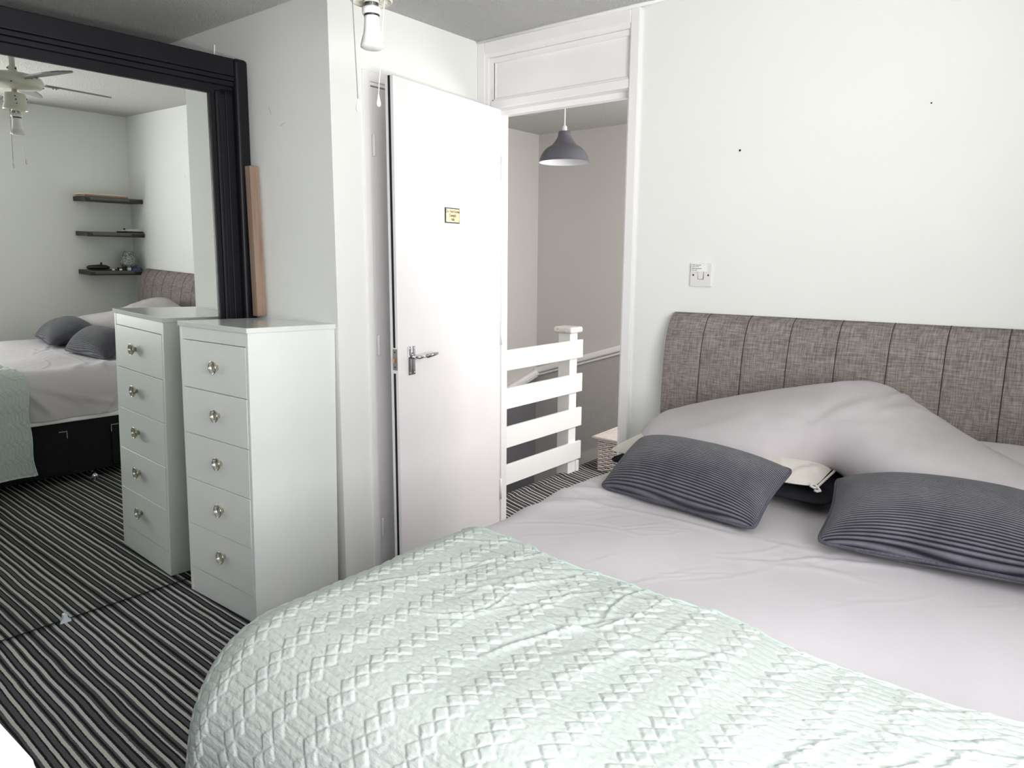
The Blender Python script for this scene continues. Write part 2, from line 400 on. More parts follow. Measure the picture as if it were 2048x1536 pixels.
q = B(); tube(q, [(-3.045, YC-0.001, 2.235), (-3.05, YC-0.001, 2.19), (-3.052, YC-0.001, 2.12), (-3.056, YC-0.001, 2.0)], [0.002, 0.0042, 0.0036, 0.002], 6); obj('filler_line', q, M['paper'], wa)
for (x, z, l_, a_) in ((-2.66, 1.91, 0.035, 2.0), (-2.60, 1.86, 0.03, 0.3)):
    q = B(); tube(q, [(x, YC-0.0002, z), (x+l_*math.cos(a_), YC-0.0002, z+l_*math.sin(a_))], 0.0006, 4); obj('scuff_mark', q, M['steel'], wa)
# cupboard wall (faces right), door recess
b = B(); box(b, XA-0.10, XA, YC+0.10, 1.955, 0, ZC+0.02); box(b, XA-0.10, XA, 1.955, YB, 2.058, ZC+0.02)
struct('wall_cupboard', b, M['wall'])
b = B()
box(b, XA-0.05, XA+0.006, 1.955, 1.990, 0, 2.058, 0.003); box(b, XA-0.05, XA+0.0055, 1.990, YB-0.002, 2.020, 2.0575, 0.003)
box(b, XA-0.05, XA-0.004, 1.990, 2.003, 0, 2.02, 0.001); box(b, XA-0.05, XA-0.0045, 2.003, YB-0.002, 2.008, 2.0195, 0.001)
struct('trim_1', b, M['gloss_white'])
b = B(); box(b, XA-0.045, XA-0.008, 2.006, YB-0.012, 0.006, 2.003, 0.002); d2 = struct('door_2', b, M['door_white'])
for z in (1.783, 0.994, 0.208):
    q = B(); lathe(q, [(0, -0.042), (0.0055, -0.042), (0.007, -0.038), (0.007, 0.038), (0.0055, 0.042), (0, 0.042)], 12, Matrix.Translation((XA+0.001, 2.008, z)))
    box(q, XA-0.009, XA-0.006, 2.008, 2.030, z-0.036, z+0.036, 0.001); obj('hinge', q, M['gloss_white'], d2, True)
# landing shell
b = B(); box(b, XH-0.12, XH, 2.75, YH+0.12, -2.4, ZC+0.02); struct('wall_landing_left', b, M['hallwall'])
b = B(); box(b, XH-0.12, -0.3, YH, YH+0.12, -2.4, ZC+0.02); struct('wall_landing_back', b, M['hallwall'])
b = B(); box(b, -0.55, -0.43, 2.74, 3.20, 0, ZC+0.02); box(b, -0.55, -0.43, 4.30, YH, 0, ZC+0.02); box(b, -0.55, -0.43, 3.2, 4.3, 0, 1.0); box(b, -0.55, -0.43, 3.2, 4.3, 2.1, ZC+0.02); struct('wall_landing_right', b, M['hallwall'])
b = B(); box(b, XH, -2.5, 2.75, YH, -2.45, -2.40); struct('floor', b, M['carpet_hall'])
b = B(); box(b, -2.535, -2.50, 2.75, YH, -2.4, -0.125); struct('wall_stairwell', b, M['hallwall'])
b = B()
for i in range(1, 4):
    x1 = -2.50-0.23*(i-1); z = -0.19*i
    box(b, x1-0.25, x1, 3.87, YH, z-0.19, z, 0.02, 3)
st_ = struct('floor', b, M['carpet_hall']); st_.name = 'floor_stairs'
# landing skirting, stair string and wall rail
b = B(); box(b, -2.52, -0.55, YH-0.016, YH, 0.0, 0.09, 0.003)
pts = [(-2.52, 0.09), (-3.51, -0.375), (-3.51, -0.60), (-2.52, -0.12)]
vs = [b.verts.new((x, YH-yy, z)) for yy in (0.0, 0.016) for x, z in pts]
for f_ in ((0, 1, 2, 3), (4, 7, 6, 5), (0, 4, 5, 1), (1, 5, 6, 2), (2, 6, 7, 3), (3, 7, 4, 0)): b.faces.new([vs[i] for i in f_])
struct('baseboard_landing', b, M['hallwall'])
def sloped(bm, a, c, th, hz, axis):  # bar along wall from a to c (top points), height hz, thickness th outwards
    a = Vector(a); c = Vector(c); out = Vector((0, -1, 0)) if axis == 'y' else Vector((1, 0, 0))
    vs = []
    for p in (a, c):
        for o2 in (0, th):
            for dz in (0, -hz): vs.append(bm.verts.new(p+out*o2+Vector((0, 0, dz))))
    f = [(0, 1, 3, 2), (4, 6, 7, 5), (0, 4, 5, 1), (2, 3, 7, 6), (0, 2, 6, 4), (1, 5, 7, 3)]
    fs = [bm.faces.new([vs[i] for i in q]) for q in f]
    bmesh.ops.bevel(bm, geom=list({e for q in fs for e in q.edges}), offset=min(th, hz)*0.35, segments=3, profile=0.6, affect='EDGES')
zr = lambda x: 0.723+(x+2.736)*0.314
b = B()
sloped(b, (-2.02, YH, zr(-2.02)), (XH, YH, zr(XH)), 0.045, 0.050, 'y'); sloped(b, (-2.02, YH, zr(-2.02)-0.052), (XH, YH, zr(XH)-0.052), 0.022, 0.020, 'y')
zc_ = zr(XH)
sloped(b, (XH, YH-0.0, zc_), (XH, 2.76, zc_-2.0*0.26), 0.045, 0.050, 'x'); sloped(b, (XH, YH, zc_-0.052), (XH, 2.76, zc_-0.052-2.0*0.26), 0.022, 0.020, 'x')
tr3 = struct('trim_3', b, M['gloss_white'])
q = B()
def quad(pts_):
    q.faces.new([q.verts.new(p_) for p_ in pts_])
# darker panels below the rail, 3 mm proud of the wall
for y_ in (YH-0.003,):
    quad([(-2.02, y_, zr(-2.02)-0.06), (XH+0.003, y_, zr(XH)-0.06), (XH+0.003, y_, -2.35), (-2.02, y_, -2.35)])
obj('lower_wall_panel', q, flat('lower_wall_grey', (0.43, 0.415, 0.405, 1), 0.7), tr3)
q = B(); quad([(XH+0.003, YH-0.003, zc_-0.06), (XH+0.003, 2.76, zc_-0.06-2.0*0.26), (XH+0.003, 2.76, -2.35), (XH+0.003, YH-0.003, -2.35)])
obj('lower_wall_panel', q, flat('lower_wall_slate', (0.17, 0.17, 0.185, 1), 0.7), tr3)
b = B(); lathe(b, [(0, 0.0), (0.075, 0.0), (0.085, 0.006), (0, 0.006)], 32, Matrix.Translation((-3.057, 4.021, ZC-0.006))); q = struct('ceiling_patch', b, M['hallwall'])
q.name = 'trim_4'
# door frame (architrave, transom box, linings)
b = B()
AT = 2.293
def ring(bm, x0, x1, z1, wl, wr, wt, y0, y1, zb=0.0, bev=0.002):
    box(bm, x0, x0+wl, y0, y1, zb, z1, bev); box(bm, x1-wr, x1, y0, y1, zb, z1, bev); box(bm, x0+wl, x1-wr, y0-0.0008, y1, z1-wt, z1-0.0006, bev)
ring(b, -2.284, -1.466, AT, 0.040, 0.040, 0.050, YB-0.020, YB+0.02, bev=0.004)
ring(b, -2.250, -1.500, 2.248, 0.022, 0.012, 0.022, YB-0.012, YB+0.02, bev=0.002)
ring(b, -2.232, -1.510, 2.226, 0.030, 0.010, 0.022, YB-0.002, YB+0.10, bev=0.002)
box(b, -2.298, -2.200, YB+0.004, YB+0.099, 0, 2.30); box(b, -1.509, -1.47, YB+0.004, YB+0.099, 0, 2.30); box(b, -2.20, -1.509, YB+0.004, YB+0.099, 2.207, 2.299)
struct('trim_2', b, M['gloss_white'])
b = B(); box(b, -2.21, -1.51, YB+0.012, YB+0.05, 2.044, 2.206, 0.001)
tp = struct('trim_5', b, M['gloss_white'])
q = B(); box(q, -2.215, -1.512, YB-0.010, YB+0.10, 2.008, 2.044, 0.004); box(q, -2.215, -1.512, YB-0.002, YB+0.02, 2.042, 2.052, 0.003); obj('transom_bar', q, M['gloss_white'], tp)
q = B(); box(q, -2.205, -1.512, YB+0.045, YB+0.085, 1.986, 2.010, 0.003); obj('door_stop', q, M['gloss_white'], tp)
q = B(); box(q, -1.524, -1.510, YB+0.045, YB+0.085, 0, 1.99, 0.002); box(q, -2.204, -2.19, YB+0.045, YB+0.085, 0, 1.99, 0.002); obj('door_stop', q, M['gloss_white'], tp)
# ceiling bead over the frame
b = B(); tube(b, [(-2.284, YB-0.022, ZC-0.004), (-1.45, YB-0.022, ZC-0.004), (-1.33, YB-0.004, ZC)], [0.007, 0.008, 0.002], 8); struct('trim_6', b, M['paper'], True)
# window in right wall (out of frame, light source of the room)
b = B(); box(b, XD+0.03, XD+0.09, WY0, WY0+0.05, WZ0, WZ1, 0.004); box(b, XD+0.03, XD+0.09, WY1-0.05, WY1, WZ0, WZ1, 0.004)
box(b, XD+0.03, XD+0.09, WY0, WY1, WZ0, WZ0+0.05, 0.004); box(b, XD+0.03, XD+0.09, WY0, WY1, WZ1-0.05, WZ1, 0.004); box(b, XD+0.03, XD+0.09, 0.315, 0.365, WZ0, WZ1, 0.004)
w1 = struct('window_1', b, M['gloss_white'])
for a_, c_ in ((WY0+0.05, 0.315), (0.365, WY1-0.05)):
    q = B(); box(q, XD+0.058, XD+0.062, a_, c_, WZ0+0.05, WZ1-0.05); obj('pane', q, M['glass'], w1)
q = B(); box(q, XD-0.10, XD+0.03, WY0-0.04, WY1+0.04, WZ0-0.03, WZ0, 0.006); obj('window_sill', q, M['gloss_white'], w1)
b = B(); box(b, -0.515, -0.465, 3.2, 3.25, 1.0, 2.1); box(b, -0.515, -0.465, 4.25, 4.3, 1.0, 2.1); box(b, -0.515, -0.465, 3.2, 4.3, 1.0, 1.05); box(b, -0.515, -0.465, 3.2, 4.3, 2.05, 2.1)
w2 = struct('added_window', b, M['gloss_white']); q = B(); box(q, -0.492, -0.488, 3.25, 4.25, 1.05, 2.05); obj('pane', q, M['glass'], w2)  # made-up window out of view, added to go with the landing fill lamp

# ------------------------------------------------------------------ open bedroom door
HX, HY = -2.155, 2.640
FX, FY = -2.074, 1.922
dlen = math.hypot(FX-HX, FY-HY); ang = math.atan2(FY-HY, FX-HX)   # leaf runs from hinge to free edge
b = B(); box(b, 0, dlen, -0.040, 0, 0.012, 2.000, 0.0015, 1)
d1 = struct('door_1', b, M['door_white']); d1.location = (HX, HY, 0); d1.rotation_euler = (0, 0, ang)
# local: +x to free edge, room-facing side: check sign -> face normal +y local points to +x world
q = B(); box(q, dlen-0.0005, dlen+0.0012, -0.0245, -0.0145, 0.012, 0.905); box(q, dlen-0.0005, dlen+0.0012, -0.0245, -0.0145, 1.005, 2.000); obj('seal_strip', q, M['seal'], d1)
q = B(); box(q, dlen-0.001, dlen+0.0022, -0.027, -0.006, 0.918, 1.000, 0.0005); lp = obj('latch_plate', q, M['steel'], d1)
q = B(); box(q, dlen, dlen+0.008, -0.0225, -0.0105, 0.948, 0.966, 0.002); obj('latch_bolt', q, M['brass'], lp)
for z in (0.930, 0.988):
    q = B(); lathe(q, [(0, 0.001), (0.003, 0.0006), (0.0035, 0)], 10, Matrix.Translation((dlen+0.0022, -0.0165, z)) @ Matrix.Rotation(PI/2, 4, 'Y')); obj('screw', q, M['ink'], lp)
q = B(); xh = dlen-0.075; box(q, xh-0.020, xh+0.020, 0, 0.006, 0.893, 1.006, 0.002, 2); hp = obj('handle_plate', q, M['chrome'], d1, True)
for dx in (-0.013, 0.013):
    for z in (0.902, 0.997):
        q = B(); lathe(q, [(0, 0.0018), (0.0025, 0.0012), (0.003, 0)], 10, Matrix.Translation((xh+dx, 0.006, z)) @ Matrix.Rotation(-PI/2, 4, 'X')); obj('screw', q, M['chrome_bright'], hp, True)
q = B(); tube(q, [(xh, 0.004, 0.965), (xh, 0.032, 0.965), (xh-0.004, 0.041, 0.965), (xh-0.020, 0.044, 0.966), (xh-0.045, 0.045, 0.966)], [0.009, 0.0085, 0.0085, 0.0065, 0.007], 14)
obj('lever', q, M['chrome_bright'], d1, True)
q = B(); tube(q, [(xh-0.036, 0.045, 0.966), (xh-0.045, 0.046, 0.966), (xh-0.075, 0.047, 0.968), (xh-0.108, 0.046, 0.970), (xh-0.112, 0.046, 0.970)], [0.004, 0.0092, 0.0085, 0.0062, 0.005], 14); obj('lever_grip', q, M['chrome'], d1, True)
# plaque
q = B(); sx_ = dlen-0.352; sw = 0.050; box(q, sx_-sw, sx_+sw, 0, 0.003, 1.490, 1.552, 0.0008); pq = obj('sign_plaque', q, M['black'], d1)
q = B(); box(q, sx_-sw+0.005, sx_+sw-0.005, 0.003, 0.0042, 1.4945, 1.5475, 0.0004); obj('brass_face', q, M['brass'], pq)
for i, (tx, zz) in enumerate((('Do Not Enter', 1.537), ('Daejch', 1.5215), ('Isla', 1.506))):
    text_mesh('lettering', tx, 0.0165, M['ink'], pq, frame_mtx((sx_, 0.0046, zz), (-1, 0, 0), (0, 0, 1)), bold=True)
for dx in (-1, 1):
    for z in (1.498, 1.544):
        q = B(); lathe(q, [(0, 0.001), (0.0016, 0.0006), (0.0018, 0)], 8, Matrix.Translation((sx_+dx*(sw-0.009), 0.0042, z)) @ Matrix.Rotation(-PI/2, 4, 'X')); obj('pin', q, M['chrome_bright'], pq)
for z in (0.25, 1.0, 1.75):
    q = B(); lathe(q, [(0, -0.05), (0.006, -0.05), (0.006, 0.05), (0, 0.05)], 12, Matrix.Translation((-0.003, 0.002, z))); obj('hinge', q, M['gloss_white'], d1, True)

# ------------------------------------------------------------------ light switch
t = empty('light_switch', 'square white one-gang light switch with a paper label stuck on', 'light switch', (-1.1765, YB, 1.290))
q = B(); box(q, -0.0435, 0.0435, -0.010, 0, -0.0435, 0.0435, 0.003, 2); obj('face_plate', q, M['white_plastic'], t)
q = B()
vs = []
for y_, s_ in ((-0.010, 1.0), (-0.0145, 0.96)):
    for x, z in ((-0.010*s_, 0.014), (0.011*s_, 0.014), (0.009*s_, -0.015), (-0.009*s_, -0.015)): vs.append(q.verts.new((x, y_+(0.003 if z < 0 and y_ < -0.012 else 0), z)))
for f_ in ((0, 1, 2, 3), (4, 7, 6, 5), (0, 4, 5, 1), (1, 5, 6, 2), (2, 6, 7, 3), (3, 7, 4, 0)): q.faces.new([vs[i] for i in f_])
obj('rocker', q, M['white_plastic'], t)
q = B(); box(q, -0.0115, 0.0125, -0.0104, -0.0098, -0.0165, 0.0155); obj('rocker_gap', q, M['steel'], t)
for x in (-0.0300, 0.0300):
    q = B(); lathe(q, [(0, 0.0006), (0.0032, 0.0006), (0.0036, 0)], 14, Matrix.Translation((x, -0.0100, 0.0)) @ Matrix.Rotation(PI/2, 4, 'X')); obj('screw_hole', q, M['ink'], t)
q = B(); box(q, -0.0365, 0.0270, -0.0158, -0.0152, 0.0130, 0.0425); lb = obj('paper_label', q, M['paper'], t)
for z, xs_ in ((0.0315, ((-0.034, -0.020), (-0.0185, -0.012), (-0.0105, -0.006))), (0.0180, ((-0.034, -0.024), (-0.0225, -0.013)))):
    q = B()
    for xa, xb in xs_: box(q, xa, xb, -0.0161, -0.0158, z-0.0010, z+0.0010)
    obj('faint_print', q, M['steel'], lb)
for tx, z, sz, bd in (('WiFi network:', 0.0375, 0.0062, True), ('WiFi password:', 0.0245, 0.0062, True)):
    text_mesh('lettering', tx, sz, M['ink'], lb, frame_mtx((-0.034, -0.0160, z), (1, 0, 0), (0, 0, 1)), bold=bd, align='LEFT')

# ------------------------------------------------------------------ mirrored wardrobe front
MA, MB_ = -0.0248, -0.0186
n_ = Vector((math.cos(MA)*math.cos(MB_), math.sin(MA)*math.cos(MB_), math.sin(MB_)))
tt = Vector((-math.sin(MA), math.cos(MA), 0)); up = n_.cross(tt)
P0 = Vector((-2.8547, 1.2, 1.0))
t = empty('mirrored_wardrobe', 'tall mirrored wardrobe front in a thick black frame, left of the white drawers', 'wardrobe', P0)
t.rotation_euler = Matrix((n_, tt, up)).transposed().to_euler()
# local: x out into room, y along wall, z up (origin 1 m above floor)
q = B(); box(q, -0.006, 0.0, -2.4, 0.436, -0.988, 1.02); obj('mirror_panel', q, M['mirror'], t)
q = B(); box(q, -0.03, -0.0065, -2.41, 0.52, -0.995, 1.02, 0.001); obj('backing_board', q, M['black'], t)
q = B(); box(q, -0.02, 0.010, 0.434, 0.462, -0.99, 1.01, 0.003); box(q, -0.02, 0.018, 0.456, 0.478, -0.99, 1.0, 0.008, 4); box(q, -0.02, 0.012, 0.476, 0.535, -0.99, 1.01, 0.003)
box(q, -0.02, 0.016, 0.500, 0.505, -0.99, 1.0, 0.002); box(q, -0.03, -0.005, 0.42, 0.60, -0.99, 1.12, 0.0)
obj('inner_stile', q, M['black_frame'], t, False)
q = B(); box(q, -0.03, 0.040, 0.532, 0.592, -0.99, 1.130, 0.016, 5); obj('outer_stile', q, M['black_frame'], t, False)
q = B(); box(q, -0.03, 0.012, -2.41, 0.535, 0.985, 1.022, 0.003)
box(q, -0.03, 0.026, -2.41, 0.533, 1.020, 1.040, 0.004, 3); box(q, -0.03, 0.030, -2.41, 0.533, 1.0405, 1.058, 0.003, 3)
box(q, -0.03, 0.034, -2.41, 0.533, 1.0585, 1.126, 0.004, 3)
obj('top_rail', q, M['black_frame'], t, False)
q = B(); cz = -0.985; vs = []
pr_ = [(-0.019, -0.016), (0.019, -0.016), (0.018, -0.006), (0.009, 0.000), (0.006, 0.016), (0.002, 0.019), (-0.006, 0.017), (-0.009, 0.002), (-0.017, -0.008)]
for x in (0.0, 0.007): vs.append([q.verts.new((x+0.001, -0.233+a_, cz+c_)) for a_, c_ in pr_])
q.faces.new(vs[0]); q.faces.new(vs[1][::-1])
for i in range(len(pr_)): q.faces.new((vs[0][i], vs[0][(i+1) % 9], vs[1][(i+1) % 9], vs[1][i]))
obj('mirror_clip', q, M['clip'], t)
q = B(); box(q, -0.75, -0.72, -2.41, 0.58, -1.0, 1.10); box(q, -0.75, -0.03, -2.43, -2.41, -1.0, 1.10); box(q, -0.75, -0.03, 0.56, 0.58, -0.99, 1.10); box(q, -0.75, -0.03, -2.41, 0.56, 1.08, 1.10); obj('carcass', q, M['black'], t)

# ------------------------------------------------------------------ timber batten on the drawers
q = B(); box(q, -0.017, 0.017, -0.022, 0.022, 0.0, 0.612, 0.0015, 1)
o = obj('timber_batten', q, M['timber'], None, False, (-2.7635, 1.775, 1.1025), (0.0, 0.0, 0.0)); o.rotation_euler = (-0.004, -0.012, 0.05)
tag(o, 'bare pine batten standing upright on the drawers against the wall', 'timber')

# ------------------------------------------------------------------ chest of drawers
CW, CD_, CH = 0.4764, 0.374, 1.1016
t = empty('chest_of_drawers', 'tall narrow white five-drawer chest with ring knobs beside the mirror', 'chest of drawers', (-2.3038, 1.4017, 0.0), (-0.0234, 0, -0.0076))
# local: x from -CW..0, y 0..CD_, z up
q = B(); T_ = 0.016
box(q, -CW, -CW+T_, 0, CD_, 0.002, CH-0.018, 0.0008, 1); obj('side_panel', q, M['chest'], t)
q = B(); box(q, -T_, 0, 0, CD_, 0.002, CH-0.018, 0.0008, 1); obj('side_panel', q, M['chest'], t)
q = B(); box(q, -CW+T_, -T_, CD_-0.008, CD_-0.002, 0.02, CH-0.02); box(q, -CW+T_, -T_, 0.018, 0.024, 0.02, CH-0.02); obj('back_panel', q, M['gap'], t)
q = B(); box(q, -CW-0.004, 0.004, -0.006, CD_+0.002, CH-0.0185, CH, 0.0012, 1); obj('top_panel', q, M['chest_top'], t)
LZ = [1.033, 0.847, 0.664, 0.479, 0.291, 0.105]
q = B(); box(q, -CW+T_, -T_, 0.001, 0.018, LZ[0]+0.0015, CH-0.0185); obj('fascia', q, M['chest'], t)
q = B(); box(q, -CW+T_, -T_, 0.001, 0.018, 0.002, LZ[5]-0.0012); obj('plinth', q, M['chest'], t)
kp = [(0, 0.0), (0.0100, 0.0), (0.0098, 0.003), (0.0112, 0.006), (0.0150, 0.0085), (0.0190, 0.0112), (0.0218, 0.0145), (0.0235, 0.0180), (0.0243, 0.0205)]
kd = [(0.0222, 0.0210), (0.0212, 0.0165), (0.0200, 0.0125), (0.0175, 0.0098), (0.012, 0.0085), (0, 0.0080)]
kl = [(0.0233+0.0017*math.cos(a*PI/6), 0.0208+0.0017*math.sin(a*PI/6)) for a in range(13)]
for i in range(5):
    z1, z0 = LZ[i], LZ[i+1]
    q = B(); off = (0.0, 0.0012, 0.0004, 0.0015, 0.0)[i]
    box(q, -CW+T_+0.0012, -T_-0.0012, -0.0005-off, 0.017, z0+0.0014, z1-0.0014, 0.0008, 1)
    dr = obj('drawer', q, M['chest'], t)
    q = B(); km = Matrix.Translation((-CW/2+0.03, -0.0005-off, (0.944, 0.763, 0.580, 0.398, 0.212)[i])) @ Matrix.Rotation(PI/2, 4, 'X'); lathe(q, kp, 36, km); nf = len(q.faces); lathe(q, kd, 36, km); q.faces.ensure_lookup_table(); [setattr(f_, 'material_index', 1) for f_ in q.faces[nf:]]; lathe(q, kl, 36, km); obj('knob', q, [M['nickel'], M['knob_dish']], dr, True)

# ------------------------------------------------------------------ ceiling fan
FXc, FYc = -1.52, 1.34
t = empty('ceiling_fan', 'cream ceiling fan with grey blades, one bulb and two pull cords', 'ceiling fan', (FXc, FYc, ZC))
L = lambda z: z-ZC
q = B(); lathe(q, [(0, L(2.302)), (0.06, L(2.300)), (0.062, L(2.285)), (0.045, L(2.262)), (0.02, L(2.252)), (0, L(2.252))], 32); obj('canopy', q, M['cream'], t, True)
q = B(); lathe(q, [(0.012, L(2.26)), (0.012, L(2.185)), (0.018, L(2.183)), (0.019, L(2.155)), (0.012, L(2.15))], 20); obj('rod', q, M['cream'], t, True)
for a in range(3):
    q = B(); ball(q, (0.020*math.cos(a*2.1+0.6), 0.020*math.sin(a*2.1+0.6), L(2.174)), 0.0045, 1); obj('grub_screw', q, M['black'], t)
q = B(); lathe(q, [(0, L(2.158)), (0.03, L(2.157)), (0.085, L(2.150)), (0.116, L(2.136)), (0.124, L(2.118)), (0.124, L(2.104)), (0.112, L(2.092)), (0.05, L(2.082)), (0, L(2.080))], 48); mh = obj('motor_housing', q, M['cream'], t, True)
for a in range(4):
    an = math.radians(a*90+20); q = B(); ball(q, (0.119*math.cos(an), 0.119*math.sin(an), L(2.099)), 0.004, 1); obj('screw', q, M['black'], mh)
for a in (170, 82, 242, 314, 26):
    an = math.radians(a); mt = Matrix.Rotation(an, 4, 'Z') @ Matrix.Translation((0, 0, L(2.124))) @ Matrix.Rotation(math.radians(-11), 4, 'X')
    prf = [(0.155, 0.030), (0.17, 0.040), (0.26, 0.052), (0.36, 0.056), (0.425, 0.050), (0.452, 0.030), (0.458, 0.0)]
    out = [(r, w_) for r, w_ in prf]+[(r, -w_) for r, w_ in reversed(prf[:-1])]
    q = B(); tv = [q.verts.new(mt @ Vector((r, w_, 0.003))) for r, w_ in out]; bv = [q.verts.new(mt @ Vector((r, w_, -0.003))) for r, w_ in out]
    q.faces.new(tv); q.faces.new(bv[::-1])
    for i in range(len(out)): j = (i+1) % len(out); q.faces.new((tv[i], tv[j], bv[j], bv[i]))
    bl_ = obj('blade', q, M['blade'], t)
    q = B(); box(q, 0.09, 0.20, -0.012, 0.012, -0.0075, -0.0030, 0.001, 1, mt); ball(q, mt @ Vector((0.175, 0.006, -0.010)), 0.004, 1); ball(q, mt @ Vector((0.195, -0.006, -0.010)), 0.004, 1); obj('blade_iron', q, M['steel'], bl_)
q = B(); lathe(q, [(0, L(2.084)), (0.011, L(2.084)), (0.011, L(2.070)), (0.020, L(2.066)), (0.043, L(2.062)), (0.046, L(2.058)), (0.047, L(2.020)), (0.050, L(2.004)), (0.053, L(1.996)), (0.0535, L(1.988)), (0.050, L(1.984)), (0.047, L(1.990)), (0.044, L(2.004)), (0.0, L(2.006))], 48); lk = obj('light_kit', q, M['cream'], t, True)
for a in range(18):
    an = a*2*PI/18; q = B(); box(q, 0.022, 0.048, -0.0015, 0.0015, L(1.990), L(2.004), 0, 1, Matrix.Rotation(an, 4, 'Z')); obj('vent_rib', q, M['cream'], lk)
for an, z in ((-1.3, 2.040), (-1.4, 2.018), (-0.5, 2.045), (2.0, 2.04), (1.2, 2.02), (3.4, 2.045), (3.35, 2.03), (3.3, 2.012)):
    q = B(); ball(q, (0.047*math.cos(an), 0.047*math.sin(an), L(z)), 0.0036, 1); obj('screw', q, M['black'], lk)
q = B(); ball(q, (0.0545*math.cos(0.35), 0.0545*math.sin(0.35), L(1.991)), 0.0035, 1, (1, 1, 1.6)); obj('screw', q, M['black'], lk)
q = B(); lathe(q, [(0, L(2.006)), (0.0175, L(2.006)), (0.0185, L(1.983)), (0.0178, L(1.9825)), (0.0178, L(1.972)), (0.0235, L(1.970)), (0.0245, L(1.962)), (0.0235, L(1.956)), (0.0225, L(1.9545)), (0.014, L(1.9545)), (0, L(1.956))], 40); bh = obj('bulb_holder', q, M['bulb_dome'], t, True)
q = B(); lathe(q, [(0.0181, L(1.9825)), (0.0183, L(1.978)), (0.0181, L(1.9725))], 40); obj('steel_band', q, M['steel'], bh, True)
vd = Vector((0-FXc, 0-FYc, 0)).normalized()   # towards the camera side of the room
sd = Vector((-vd.y, vd.x, 0))
text_mesh('lettering', '60W 1 220V', 0.0085, M['ink'], bh, frame_mtx((vd.x*0.0187, vd.y*0.0187, L(1.9775)), sd, (0, 0, 1)), bold=True, bend=0.0187)
q = B(); lathe(q, [(0, L(1.9555)), (0.0200, L(1.9555)), (0.0196, L(1.953)), (0.0194, L(1.950)), (0, L(1.950))], 32); obj('collar_gap', q, M['black'], bh, True)
q = B(); lathe(q, [(0, L(1.9545)), (0.0185, L(1.954)), (0.0190, L(1.940)), (0.0200, L(1.925)), (0.0222, L(1.910)), (0.0262, L(1.8965))], 48); bb = obj('bulb', q, M['bulb'], t, True)
q = B(); lathe(q, [(0.0262, L(1.8965)), (0.0290, L(1.886)), (0.0305, L(1.880)), (0.0300, L(1.8765)), (0.0245, L(1.873)), (0.0130, L(1.8705)), (0, L(1.870))], 48); obj('diffuser', q, M['bulb_dome'], bb, True)
text_mesh('lettering', 'CE', 0.0052, M['steel'], bb, frame_mtx((vd.x*0.0212-sd.x*0.004, vd.y*0.0212-sd.y*0.004, L(1.921)), sd, (0, 0, 1)), bend=0.021)
for (ex, ey, ez, kx, ky, beads) in ((-1.5395, 1.3037, 1.734, -1.553, 1.306, True), (-1.5258, 1.3616, 1.7532, -1.4955, 1.362, False)):
    p0 = Vector((kx-FXc, ky-FYc, L(1.990))); p1 = Vector((ex-FXc, ey-FYc, L(ez)+0.012))
    q = B()
    if beads:
        n2 = 78
        for i in range(n2): ball(q, p0.lerp(p1, i/n2), 0.0016, 1)
        tube(q, [p0, p1], 0.0005, 5)
    else:
        tube(q, [p0.lerp(p1, i/40)+Vector((0.0002*math.sin(i), 0, 0)) for i in range(41)], 0.0012, 7)
    pc = obj('pull_cord', q, M['steel'] if beads else M['bulb'], t, True)
    q = B(); lathe(q, [(0, 0.012), (0.0022, 0.010), (0.003, 0.004), (0.0058, -0.008), (0.0062, -0.014), (0.004, -0.019), (0, -0.020)], 20, Matrix.Translation(p1-Vector((0, 0, 0.010)))); obj('toggle', q, M['bulb'], pc, True)

# ------------------------------------------------------------------ bed
BX0, BX1, BY0, BY1, BZ = -1.265, 0.235, 0.62, 2.545, 0.664
t = empty('divan_bed', 'double divan bed with charcoal base, its headboard end against the back wall', 'bed', (BX0, BY0, 0))
def LB(x, y, z): return (x-BX0, y-BY0, z)
q = B(); box(q, 0.015, 1.485, 0.015, 1.915, 0.055, 0.365, 0.012, 3); obj('divan_base', q, M['divan'], t)
q = B(); box(q, 0.012, 1.488, 0.012, 1.905, 0.366, 0.630, 0.118, 8); box(q, 0.002, 1.498, 0.004, 1.918, 0.366, 0.402, 0.012, 3); obj('mattress', q, M['paper'], t, True)
for (y0, y1) in ((0.08, 0.905), (1.135, 1.86)):
    for side in (0, 1):
        xa, xb = ((0.006, 0.016) if side == 0 else (1.484, 1.494))
        q = B(); box(q, xa, xb, y0, y1, 0.075, 0.318, 0.003, 2); dr = obj('divan_drawer', q, M['divan'], t)
        xs = (xa-0.002, xa+0.001) if side == 0 else (xb-0.001, xb+0.002)
        for yc, sgn in ((y0, 1), (y1, -1)):
            q = B(); ya, yb = sorted((yc, yc+sgn*0.042)); box(q, xs[0], xs[1], ya, yb, 0.314, 0.319); ya, yb = sorted((yc, yc+sgn*0.004)); box(q, xs[0], xs[1], ya, yb, 0.276, 0.319); obj('corner_trim', q, M['steel'], dr)
for (x, y) in ((0.05, 0.10), (0.05, 1.03), (0.05, 1.83), (1.45, 0.10), (1.45, 1.03), (1.45, 1.83)):
    q = B(); ball(q, (x-0.035 if x < 1 else x, y, 0.0245), 0.0245, 2); lathe(q, [(0.006, 0.03), (0.006, 0.06)], 10, Matrix.Translation((x, y, 0)))
    for i in range(1): tube(q, [(x-0.035+0.029*math.cos(a*PI/8), y, 0.0245+0.027*math.sin(a*PI/8)) for a in range(9)], 0.004, 6)
    obj('castor', q, M['chrome_bright'], t, True)

